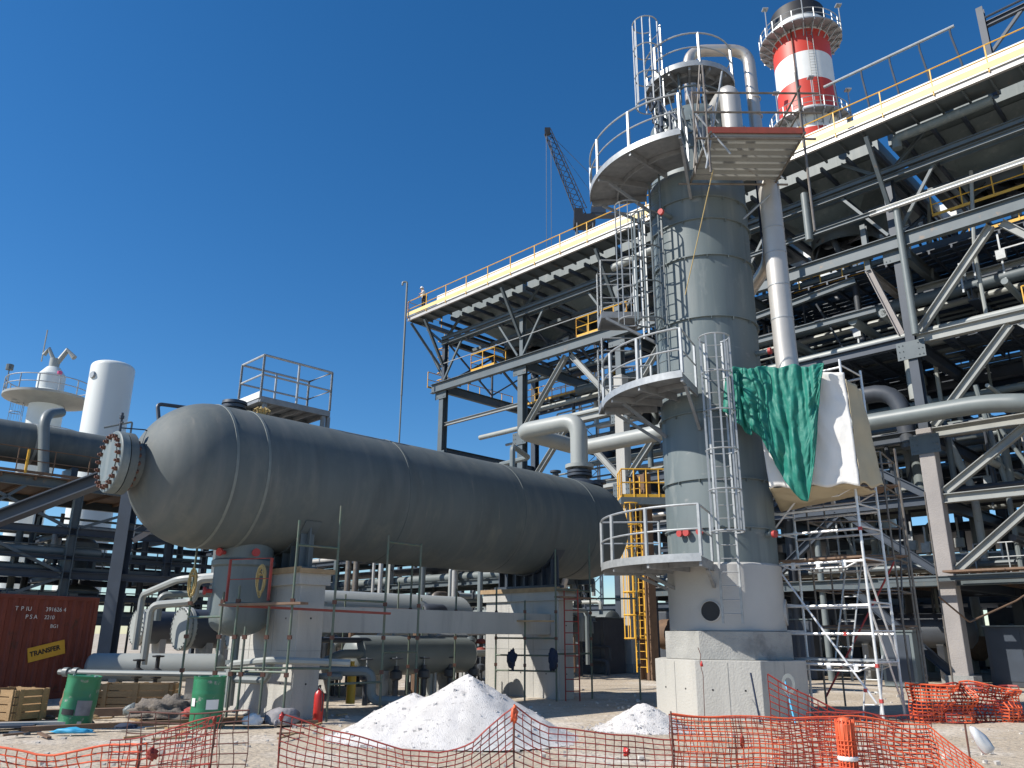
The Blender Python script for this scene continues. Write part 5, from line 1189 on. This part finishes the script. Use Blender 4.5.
# a second, dull scaffold bay behind the aluminium tower
t=thing('scaffold_bay',(9.0,20.6,0),'dull grey tube scaffold bay with boards, behind the aluminium scaffold tower','scaffold')
for (x,y) in ((7.6,20.6),(9.6,20.4),(8.6,22.0),(10.6,21.8)): MB().tube((x,y,0),(x,y,6.3),.026,8).build('upright','scafgrey',t)
for z in (1.9,3.6,5.4):
    for a,b in (((7.6,20.6),(9.6,20.4)),((9.6,20.4),(10.6,21.8)),((7.6,20.6),(8.6,22.0)),((8.6,22.0),(10.6,21.8))): MB().tube((*a,z),(*b,z),.024,8).build('ledger','scafgrey',t); MB().tube((*a,z+.9),(*b,z+.9),.022,8).build('ledger','scafgrey',t)
    MB().box((9.1,21.2,z+.05),(1.9,1.3,.045)).build('deck_board','oldplank',t,smooth=False)
MB().tube((7.6,20.6,.3),(9.6,20.4,3.5),.024,8).build('diagonal_brace','redpart',t); MB().tube((9.6,20.4,2.0),(10.6,21.8,5.3),.024,8).build('diagonal_brace','scafgrey',t)
# white sheeting box: world-space cloth
def cloth(name,fn,nu,nv,mt,lab,cat,th=.012):
    mb=MB()
    for j in range(nv+1):
        for i in range(nu+1): mb.v.append(tuple(fn(i/nu,j/nv)))
    mb.f=[(j*(nu+1)+i,j*(nu+1)+i+1,(j+1)*(nu+1)+i+1,(j+1)*(nu+1)+i) for j in range(nv) for i in range(nu)]
    xs=mb.v[len(mb.v)//2]; c=(xs[0],xs[1],min(v[2] for v in mb.v)); mb.v=[(v[0]-c[0],v[1]-c[1],v[2]-c[2]) for v in mb.v]
    o=mb.build(name,mt,loc=c); s=o.modifiers.new('thickness','SOLIDIFY'); s.thickness=th; return tag(o,lab,cat)
def bil(a,b,c,d,u,v): return V(a).lerp(V(b),u).lerp(V(d).lerp(V(c),u),v)
# corners: bottom-left, bottom-right, top-right, top-left (seen from the camera)
WB=[V((5.98,18.35,4.95)),V((7.7,17.5,4.9)),V((7.66,17.5,7.5)),V((5.75,18.3,7.75))]
BB=[V((8.25,18.0,7.25)),V((8.5,18.1,4.95))]
def fw(u,v):
    p=bil(*WB,u,v); n=.05*noise.noise(V((u*3,v*3,1)))+.03*noise.noise(V((u*9,v*4,2)))+.02*noise.noise(V((u*14+v*8,v*9,2))); return p+V((-.1,-1,0))*(n+.1*math.sin(u*PI)*.3)+ZZ*(.04*math.sin(u*17)*(1-v)**4)
cloth('white_sheet',fw,40,40,'whitetarp','white plastic sheet hung around the top of the scaffold tower','sheet')
def fb(u,v):
    p=bil(WB[1]+V((.02,.02,0)),BB[1],BB[0],WB[2]+V((.02,.02,-.15)),u,v); return p+V((.6,-.8,0))*(.05*noise.noise(V((u*3,v*4,7)))+.02*math.sin(u*9+v*3))+ZZ*.05*math.sin(u*9)*(1-v)**4
cloth('beige_canvas',fb,20,36,'beigetarp','beige canvas hung on the shaded right side of the scaffold top','canvas')
def fl(u,v):
    a=[V((6.0,18.45,5.0)),V((7.7,17.7,4.95)),V((8.45,18.4,4.9)),V((6.6,19.6,4.6))]; p=bil(*a,u,v); return p-ZZ*(.1*math.sin(u*PI)*math.sin(v*PI)+.06*noise.noise(V((u*5,v*5,3))))
cloth('canvas_floor',fl,24,20,'beigetarp','sagging beige canvas underside below the white sheeting','canvas')
def ft(u,v):
    # green tarp: top edge along, hangs down to a point
    top=V((5.3,18.42,7.85)).lerp(V((7.25,17.58,7.68)),u)
    # length profile: long towards u=.72
    if u<.25: L=1.3+1.1*u/.25*.35
    else: L=1.68+1.5*math.sin(min(1,(u-.25)/.47)*PI/2)**1.1
    if u>.72: L=3.18-2.7*((u-.72)/.28)**1.3
    fold=.05*math.sin(u*30+v*3.2+2.5*noise.noise(V((u*3,v*2,0))))*(.4+.6*v)+.03*math.sin(u*57-v*5+4*noise.noise(V((u*5,v*3,4))))+.045*noise.noise(V((u*6,v*5,9)))+.03*noise.noise(V((u*19,v*15,2)))+.015*abs(noise.noise(V((u*33,v*28,2))))
    sh=V((.0+.25*(u-.4)*-1*v,0,0))
    return top-ZZ*(L*v)+V((-.35,-.93,0))*(.12+fold+.06*math.sin(v*PI))+sh+ZZ*.04*math.sin(u*21)*(1-v)
cloth('green_tarpaulin',ft,130,90,'greentarp','green tarpaulin draped in folds over the white sheeting, hanging to a point','tarpaulin')
def ft2(u,v):
    p=bil(V((4.98,18.2,6.75)),V((5.6,18.15,6.15)),V((5.55,18.15,7.82)),V((5.12,18.3,7.6)),u,v); return p+V((0,-1,0))*(.08*math.sin(u*13)+.06*noise.noise(V((u*4,v*4,4))))
cloth('green_tarpaulin_flap',ft2,24,24,'greentarp','small green tarpaulin flap against the column, left of the draped one','tarpaulin')
# scaffold deck by upper platform
def upscaf():
    t=thing('scaffold_deck',(6.05,18.3,13.6),'square scaffold deck of steel planks with rails, jutting out right of the upper column platform','scaffold deck')
    x0,x1,y0,y1,z=4.6,6.85,16.3,18.3,13.05
    for i in range(7):
        y=y0+(y1-y0)*(i+.5)/7; m=MB().box(((x0+x1)/2,y,z),(x1-x0,(y1-y0)/7-.03,.05)); m.box(((x0+x1)/2,y-.12,z-.04),(x1-x0,.02,.05)); m.build('steel_plank','lightsteel',t,smooth=False)
    for x in (x0+.02,x1-.02): MB().tube((x,y0-.2,z-.09),(x,y1+.3,z-.09),.028,8).build('transom','scafgrey',t)
    for y in (y0,y1): MB().tube((x0-.3,y,z-.13),(x1+.3,y,z-.13),.028,8).build('transom','scafgrey',t)
    MB().box(((x0+x1)/2,y0-.03,z+.08),(x1-x0,.03,.16)).build('toe_board','redoxide',t,smooth=False)
    for (x,y,za,zb) in ((x0,y0,12.0,15.0),(x1,y0,12.7,14.8),(x1,y1,11.2,14.6),(x0-.28,y0+.1,12.3,14.3)): MB().tube((x,y,za),(x,y,zb),.028,8).build('upright','scafgrey',t)
    for z2 in (13.65,14.2):
        MB().tube((x0-.3,y0,z2),(x1+.5,y0,z2),.026,8).build('guard_rail','scafgrey',t)
        MB().tube((x1,y0-.2,z2+.05),(x1,y1+.2,z2+.05),.026,8).build('guard_rail','scafgrey',t)
    for a,b in (((x0,y0,12.1),(x0-.35,y0+.3,14.5)),((x0-.25,y0,13.6),(x0+.5,y0,12.5)),((x0-.1,y0,12.1),(x0+.5,y0+.1,14.9)),((x1-.9,y1,14.3),(x1+.2,y1,13.1)),((x1,y1,12.8),(x1-1,y1-.2,11.8))): MB().tube(a,b,.024,8).build('diagonal_brace','galv',t)
    m=MB(); 
    for s in (0,.34): m.tube((x0-.35+s*.3,y0+.15+s,12.2),(x0+.0+s*.3,y0+.25+s,15.2),.02,6)
    for i in range(10): f=i/10; m.tube((x0-.35+.35*f,y0+.15+.1*f,12.2+3*f),(x0-.25+.35*f,y0+.49+.1*f,12.2+3*f),.014,5)
    m.build('ladder','scafgrey',t)
    m=MB().tube((4.72,16.5,12.2),(4.2,17.9,9.6),.012,5); m.build('rope','rope',t)
upscaf()
# upright post at the deck's right edge
one(MB().tube((6.95,16.5,10.6),(6.95,16.5,15.1),.03,8),'scaffold_pole','scafgrey','single grey scaffold pole rising right of the upper scaffold deck','scaffold pole')
# green scaffold around the piers
def rope_coil(c,lab):
    m=MB(); rq=random.Random(int(c[0]*-100))
    for k in range(13):
        w=rq.uniform(.04,.1); h=rq.uniform(.2,.32); ph=rq.uniform(-.6,.6); dz=rq.uniform(-.05,.04)
        m.path([(c[0]+math.cos(a)*w*math.cos(ph),c[1]-.05+math.cos(a)*w*math.sin(ph)+.02*math.sin(3*a+k),c[2]+dz+math.sin(a)*h) for a in [2*PI*i/18 for i in range(19)]],.011,5,False)
    m.path([(c[0]-.09,c[1]-.05,c[2]+.1),(c[0],c[1]-.12,c[2]+.12),(c[0]+.09,c[1]-.04,c[2]+.1),(c[0],c[1]+.03,c[2]+.1),(c[0]-.09,c[1]-.05,c[2]+.1)],.014,5,False)
    one(m,'rope_coil','rope',lab,'rope')
def pier_scaf(name,lab,pts,zs,ledg,boards=()):
    c=sum((V(p) for p in pts),V((0,0,0)))/len(pts); t=thing(name,(c.x,c.y,0),lab,'scaffold')
    for p,z in zip(pts,zs):
        m=MB().tube(V(p),V(p)+ZZ*z,.026,8); m.build('standard','scafgreen',t)
        for q in (.9,1.6,2.3): 
            if q<z: MB().box(V(p)+ZZ*q,(.08,.08,.08)).build('coupler','bolt',t,smooth=False)
    for i,j,z in ledg: MB().tube(V(pts[i])+ZZ*z,V(pts[j])+ZZ*z,.024,8).build('ledger','scafgreen',t)
    for (a,b,w,h,mt) in boards: MB().bar(a,b,w,h).build('scaffold_board',mt,t,smooth=False)
    return t
pier_scaf('pier_scaffold','green tube scaffold with red-brown boards around the near pier',
 [(-5.55,16.9,0),(-6.0,17.3,0),(-4.35,16.55,0),(-3.65,17.2,0),(-4.85,16.7,0),(-2.75,18.2,0),(-2.1,19.0,0),(-7.1,18.4,0),(-5.3,16.75,0)],[2.6,2.5,3.9,4.3,2.2,3.8,3.7,3.9,1.8],
 [(0,2,2.25),(1,0,2.25),(1,3,1.0),(2,3,3.4),(5,6,3.65),(3,5,2.35),(0,2,.95),(3,5,.7),(5,6,1.3),(7,1,2.0)],
 [(V((-5.9,17.0,2.22)),V((-2.6,18.0,2.1)),.22,.045,'redoxide'),(V((-5.9,17.05,2.22)),V((-4.1,16.5,2.25)),.3,.045,'oldplank')])
pier_scaf('pier_scaffold','thin green tube scaffold with a red ladder around the far pier',
 [(-.4,23.6,0),(.4,23.0,0),(1.25,22.9,0),(2.3,23.9,0),(-1.5,22.9,0),(3.6,23.6,0),(-2.6,21.6,0)],[3.0,2.6,4.0,4.3,2.9,4.0,3.6],
 [(0,1,1.6),(1,2,1.6),(0,2,.75),(2,3,2.9),(4,0,2.1),(3,5,2.7),(6,4,2.1),(0,2,1.15),(2,3,1.2)],
 [(V((-1.4,22.9,2.05)),V((1.2,22.9,2.05)),.25,.045,'plank'),(V((1.3,22.9,2.7)),V((2.4,23.9,2.7)),.25,.045,'oldplank')])
m=MB()
for s in (0,.38): m.tube((1.5+s,23.0,0),(1.5+s,23.15,2.9),.02,6)
for i in range(9): m.tube((1.5,23.0+.016*i,.25+i*.3),(1.88,23.0+.016*i,.25+i*.3),.015,6)
one(m,'access_ladder','rednet','dark red ladder leaning on the right edge of the far pier','ladder')
for k,(x,y,lab) in enumerate(((.05,23.0,'dark blue cloth bag hung on the far pier scaffold, left one'),(1.15,22.8,'dark blue cloth bag hung on the far pier scaffold, right one'))):
    lump((x,y,1.05),.11,.1,.27,'bluecloth','hanging_bag',lab,'bag',k+2,4,.55,1.6,False)
rope_coil((-6.9,17.9,2.75),'straw-coloured rope bundle tied to a scaffold tube left of the vessel boot')
rope_coil((-5.15,17.0,2.72),'straw-coloured rope coil hung beside the near pier, right of the boot')
m=MB(); handrail(m,[V((-5.9,17.2,2.3)),V((-4.9,16.75,2.3))],.85,1.0,.01,toe=False); one(m,'guard_frame','rednet','thin red guard frame on the boards beside the near pier','guard rail')
# extra poles at right
for k,(x,y,z0,z1,lab) in enumerate(((14.3,27.5,1.5,6.5,'thin scaffold pole standing right of the big right rack column'),(9.6,19.6,0,6.2,'thin dark scaffold pole behind the right side of the aluminium scaffold tower'))):
    one(MB().tube((x,y,0),(x,y,z1),.03,8),'scaffold_pole','scafgrey',lab,'scaffold pole')
pipeob([(14.2,27.4,3.0),(15.2,27.6,2.2),(17,27.8,2.9),(19,28,4)],.03,'rustbrown','sagging orange-brown cable slung between the right column and its ground brace',name='cable')
# ---------------------------------------------------------------- safety nets
def net(pts,tops,bots,cell,cellz,mt,lab,seed,rw=.006,wav=.05,name='safety_net',droop=.02):
    # pts ground polyline; tops heights
    P=[V((p[0],p[1],0)) for p in pts]; seg=[(P[i+1]-P[i]).length for i in range(len(P)-1)]; L=sum(seg)
    def at(s):
        i=0
        while i<len(seg)-1 and s>seg[i]: s-=seg[i]; i+=1
        f=min(1,s/seg[i]); return P[i].lerp(P[i+1],f), tops[i]+(tops[i+1]-tops[i])*f-droop*4*f*(1-f)*seg[i], bots[i]+(bots[i+1]-bots[i])*f, (P[i+1]-P[i]).normalized()
    nu=int(L/cell); nv=max(3,int(max(a-b for a,b in zip(tops,bots))/cellz))
    G=[]
    for i in range(nu+1):
        p,zt,zb,d=at(L*i/nu); col=[]; n=V((-d.y,d.x,0))
        for j in range(nv+1):
            f=j/nv; z=zb+(zt-zb)*f
            w=wav*noise.noise(V((i*cell*2.1,f*2.5,seed)))+wav*.3*noise.noise(V((i*cell*9,f*8,seed)))
            col.append(p+n*w+d*(.035*noise.noise(V((i*cell*3,f*3,seed+5))))+ZZ*(z+.03*noise.noise(V((i*cell*2.5,f*3,seed+9)))*f))
        G.append(col)
    mb=MB()
    for i in range(0,nu+1): mb.path([G[i][j] for j in range(nv+1)],rw*.9,3,False)
    for j in range(nv+1): mb.path([G[i][j] for i in range(nu+1)],rw*(1.5 if j==nv else 1.1),3,False)
    o=one(mb,name,mt,lab,'safety net'); return o
net([(-5.2,7.6),(-4.5,7.4),(-3.9,7.3),(-3.15,7.25),(-2.95,7.2)],[.55,.75,.7,.78,.8],[0,0,0,0,0],.085,.06,'orange','crumpled orange safety net at the bottom left corner',1,.007,.12)
net([(-3.25,7.1),(-2.45,7.2)],[.82,.99],[0,0],.075,.07,'rednet','red safety net at the left, between the two leftmost rods',2,.0045)
net([(-3.2,8.0),(-2.63,7.55),(-2.5,7.5)],[.78,.94,.98],[0,0,0],.075,.06,'rednet','darker red net layer behind the leftmost rod',3,.0045)
net([(-3.7,8.4),(-3.1,8.35),(-2.5,8.3)],[.92,.93,.95],[0,0,0],.13,.09,'netpost','wide-meshed dark net stretched before the upright green drum',12,.006)
net([(-1.95,7.4),(-1.55,7.4),(-1.0,7.4),(-.6,7.4),(-.3,7.45),(.04,7.6)],[1.0,.88,.77,.7,.78,1.05],[0,0,0,0,0,0],.075,.055,'rednet','dark red safety net sagging deeply between two rods, left of centre',4,.005,.07)
net([(.04,7.6),(.35,7.6),(.8,7.65),(1.44,7.7)],[1.07,.9,.84,.80],[0,0,0,0],.078,.062,'rednet','dark red safety net at bottom centre, running right from the central rod',5,.005,.05)
net([(1.44,7.7),(2.2,7.75),(3.1,7.9),(3.75,7.75),(4.0,7.3)],[1.0,.98,.98,.92,.6],[0,0,0,0,0],.056,.042,'orange','fine orange safety net at bottom right, in front of the pedestal',6,.0052,.06)
net([(1.45,7.85),(2.3,8.0),(3.0,8.0)],[.98,.94,.93],[0,0,0],.07,.05,'rednet','second red net layer right behind the fine orange net',7,.005,.09)
net([(3.0,9.9),(3.7,9.7),(5.0,10.2)],[1.25,.88,.8],[0,0,0],.1,.07,'rednet','orange-red net behind, slanting down from the pedestal to the scaffold tower',8,.007,.06)
net([(3.0,8.7),(3.6,8.65),(4.1,8.3)],[.93,.95,.7],[.1,0,0],.08,.06,'rednet','small red net panel right of the rolled orange net',18,.006)
net([(8.5,18.3),(9.1,17.9),(9.9,18.2),(10.8,18.1)],[.75,.72,.8,.62],[0,0,0,0],.09,.07,'orange','bundled orange-red net heap at the foot of the big right column',9,.014,.3)
net([(8.7,18.5),(9.4,18.0),(10.9,18.3)],[.7,.78,.7],[0,0,0],.1,.075,'rednet','darker red layer of the net heap at the foot of the right column',10,.014,.35)
# rolled net
m=MB()
m.lathe([(.055,0),(.075,.1),(.07,.5),(.06,.72),(.075,.8),(.08,.92),(.05,.97),(0,.98)],(3.0,7.75,0),(0,0,1),20)
m.v=[(x+.012*noise.noise(V((x*40,y*40,z*22))),y+.012*noise.noise(V((x*40,y*40,z*22+7))),z) for x,y,z in m.v]
rl=MB()
for k in range(26): rl.arc((3.0,7.75,0),.074+.006*math.sin(k),.03+k*.036,0,360,.006,20,4)
for k in range(16):
    a=k*PI/8; rl.path([V((3.0+math.cos(a+.25*f)*.078,7.75+math.sin(a+.25*f)*.078,.02+.94*f)) for f in [i/8 for i in range(9)]],.006,4)
t=thing('rolled_net',(3.0,7.75,0),'orange safety net rolled into an upright post, at bottom right','rolled net'); m.build('roll_core','orange',t); rl.build('net_strands','orange',t)
MB().lathe([(.08,.62),(.088,.63),(.088,.65),(.08,.66)],(3.0,7.75,0),(0,0,1),20).build('tie_wrap','white',t)
for k,(x,y,h,lab,mt) in enumerate(((-3.02,7.15,.83,'thin rod holding the left net, leftmost','netpost'),(-2.45,7.2,1.0,'thin rod with a red rag top, right end of the left net','netpost'),(-1.95,7.4,1.02,'thin rod with a rag top, left end of the sagging net','netpost'),(.04,7.58,1.08,'central rod where two red nets meet','netpost'),(1.44,7.7,1.02,'thin dark rod at the left edge of the fine orange net','netpost'),(2.05,7.9,.8,'short thin rod inside the fine orange net','netpost'),(3.95,7.5,.95,'thin rod at the right end of the fine orange net','netpost'))):
    one(MB().tube((x,y,0),(x,y,h),.008,6),'net_rod',mt,lab,'rod','rods holding the safety nets')
for k,(x,y,z,sx,sz,mt,lab) in enumerate(((-1.95,7.38,.98,.035,.035,'extred','red rag tied on the left rod of the sagging net'),(-1.99,7.36,.93,.03,.03,'greybag','grey rag tied on the left rod of the sagging net'),(.04,7.55,1.0,.06,.07,'orange','bunched orange net knot on the central rod'),(-2.45,7.18,.97,.03,.03,'rednet','red rag tied on the rod right of the left net'),(2.1,7.85,.76,.035,.06,'rednet','red rag on the short rod inside the orange net'),(1.3,7.7,.4,.09,.05,'rednet','red net knot low in the central net'),(-2.9,7.1,.72,.08,.05,'rednet','red rag low on the leftmost net'),(1.1,8.2,.62,.06,.04,'extred','orange rag lying on the central net'))):
    lump((x,y,z),sx*.5,sx*.5,sz*.9,mt,'rag',lab,'rag',k,3,.7,2.2,False)
# cloudy plastic bag
o=lump((3.93,7.2,.82),.055,.05,.16,'bottle','plastic_bag','cloudy translucent plastic bag hanging at the right end of the orange net','plastic bag',2,3,.2)
o.rotation_euler=(0,R(-35),0)
# blue rods, cable on pedestal
for k,(x,y,h,mt,lab) in enumerate(((5.05,17.4,.95,'bluecloth','dark blue rod leaning against the pedestal, left one'),(5.75,17.4,.8,'cyan','blue rod leaning against the pedestal, right one'))):
    one(MB().tube((x,y,0),(x-.02,y+.35,h),.02,6),'leaning_rod',mt,lab,'rod')
m=MB()
for k in range(5): m.arc((5.72,17.55,0),.09+.01*k,.75,0,360,.008,16,4)
m.v=[(x,17.5+(z-.75)*.3,.75+(y-17.55)*1.5) for x,y,z in m.v]
one(m,'cable_coil','lightpipe','coiled pale violet cable hanging on the pedestal','cable coil')
m=MB().path([(3.98,17.85,1.45),(4.02,17.8,1.3),(3.98,17.75,1.15),(4.02,17.7,.9),(4.0,17.7,.1)],.008,5); one(m,'cord','netpost','thin dark cord hanging down the pedestal face from the plinth','cord')
lump((4.0,17.68,1.1),.03,.03,.08,'extred','tag','small red tag hanging on the pedestal face','tag',3,2)
# ---------------------------------------------------------------- worker on the deck
def worker():
    base=RK(30.2,-1.7,22.98)
    sk={'p':(0,0,.92),'c':(.05,0,1.2),'n':(.14,0,1.43),'h':(.2,0,1.6),'lh':(0,.1,.88),'lk':(.03,.12,.48),'la':(-.02,.13,.06),'lt':(.12,.14,.03),'rh':(0,-.1,.88),'rk':(.1,-.13,.48),'ra':(.02,-.14,.06),'rt':(.16,-.14,.03),
        'ls':(.1,.19,1.38),'le':(.25,.26,1.15),'lw':(.42,.16,1.12),'rs':(.1,-.19,1.38),'re':(.2,-.3,1.15),'rw':(.4,-.2,1.12)}
    ed=[('p','c'),('c','n'),('n','h'),('p','lh'),('lh','lk'),('lk','la'),('la','lt'),('p','rh'),('rh','rk'),('rk','ra'),('ra','rt'),('n','ls'),('ls','le'),('le','lw'),('n','rs'),('rs','re'),('re','rw')]
    rad={'p':.15,'c':.16,'n':.07,'h':.1,'lh':.1,'lk':.065,'la':.045,'lt':.04,'rh':.1,'rk':.065,'ra':.045,'rt':.04,'ls':.07,'le':.045,'lw':.035,'rs':.07,'re':.045,'rw':.035}
    def grow(name,keys,scale,mt,rot,par=None):
        ks=[k for k in keys]; me=bpy.data.meshes.new(name); me.from_pydata([sk[k] for k in ks],[(ks.index(a),ks.index(b)) for a,b in ed if a in ks and b in ks],[])
        o=bpy.data.objects.new(name,me); COL.objects.link(o); m=o.modifiers.new('skin','SKIN'); sv=me.skin_vertices[0].data
        for i,k in enumerate(ks): sv[i].radius=(rad[k]*scale,)*2
        sv[0].use_root=True; s=o.modifiers.new('sub','SUBSURF'); s.levels=s.render_levels=2; me.materials.append(M[mt]); return o
    o=grow('person',list(sk),1.0,'skin',0); tag(o,'worker in white shirt and pale helmet at the far left end of the roof deck','person')
    o.location=base; o.rotation_euler=(0,0,R(200)); 
    a=grow('shirt',['c','p','n','ls','le','rs','re'],1.12,'shirt',0); a.parent=o
    b=grow('trousers',['p','lh','lk','la','rh','rk','ra'],1.15,'trouser',0); b.parent=o
    m=MB().lathe([(.12,0),(.15,-.01),(.12,.02),(.11,.09),(.06,.14),(0,.15)],(.2,0,1.63),(0,0,1),16); c=m.build('helmet','white',None); c.parent=o
worker()
one(MB().box(RK(30.2,-1.7,22.82),(1.2,.5,.3),FR),'timber_step','plank','low timber step under the worker on the deck','step',smooth=False)
m=MB().box((0,0,.25),(.5,.35,.5)); m.box((0,0,.55),(.3,.2,.1)); 
o=one(m,'tool_bag','bluecloth','dark bag on the deck just right of the worker','bag',bevel=.05); o.location=RK(29.3,-1.3,22.65)
# ---------------------------------------------------------------- light, camera
az=R(195.5); el=R(41)
S=V((math.cos(az)*math.cos(el),math.sin(az)*math.cos(el),math.sin(el)))
sl=bpy.data.lights.new('sun','SUN'); sl.energy=5.0; sl.angle=R(.53); sl.color=(1,.95,.87)
so=bpy.data.objects.new('sun',sl); COL.objects.link(so); so.rotation_euler=S.to_track_quat('Z','Y').to_euler(); so.location=(0,0,50)
nt=world.node_tree; sky=nt.nodes.new('ShaderNodeTexSky'); sky.sky_type='NISHITA'; sky.sun_disc=False
sky.sun_elevation=el; sky.sun_rotation=math.atan2(S.x,S.y); sky.altitude=300; sky.air_density=1.0; sky.dust_density=.1; sky.ozone_density=5.0
bg=nt.nodes['Background']; bg.inputs['Strength'].default_value=.11; hs=nt.nodes.new('ShaderNodeHueSaturation'); hs.inputs['Saturation'].default_value=1.25; nt.links.new(sky.outputs[0],hs.inputs['Color']); nt.links.new(hs.outputs[0],bg.inputs['Color'])
cam=bpy.data.cameras.new('camera'); co=bpy.data.objects.new('camera',cam); COL.objects.link(co)
cam.sensor_width=36; cam.lens=800/1024*36; cam.clip_end=6000; cam.clip_start=.05
th=R(17.5); ra=R(.4)
f=V((0,math.cos(th),math.sin(th))); up=V((0,-math.sin(th),math.cos(th))); rt=V((1,0,0))
X=rt*math.cos(ra)+up*math.sin(ra); Y=up*math.cos(ra)-rt*math.sin(ra)
co.matrix_world=Matrix(((X.x,Y.x,-f.x,0),(X.y,Y.y,-f.y,0),(X.z,Y.z,-f.z,1.65),(0,0,0,1)))
scene.camera=co
scene.view_settings.view_transform='Standard'; scene.view_settings.look='None'; scene.view_settings.gamma=1; scene.view_settings.exposure=.3
scene.render.engine='CYCLES'; scene.cycles.max_bounces=6
for o in bpy.data.objects:
    if '_w' in o: del o['_w']
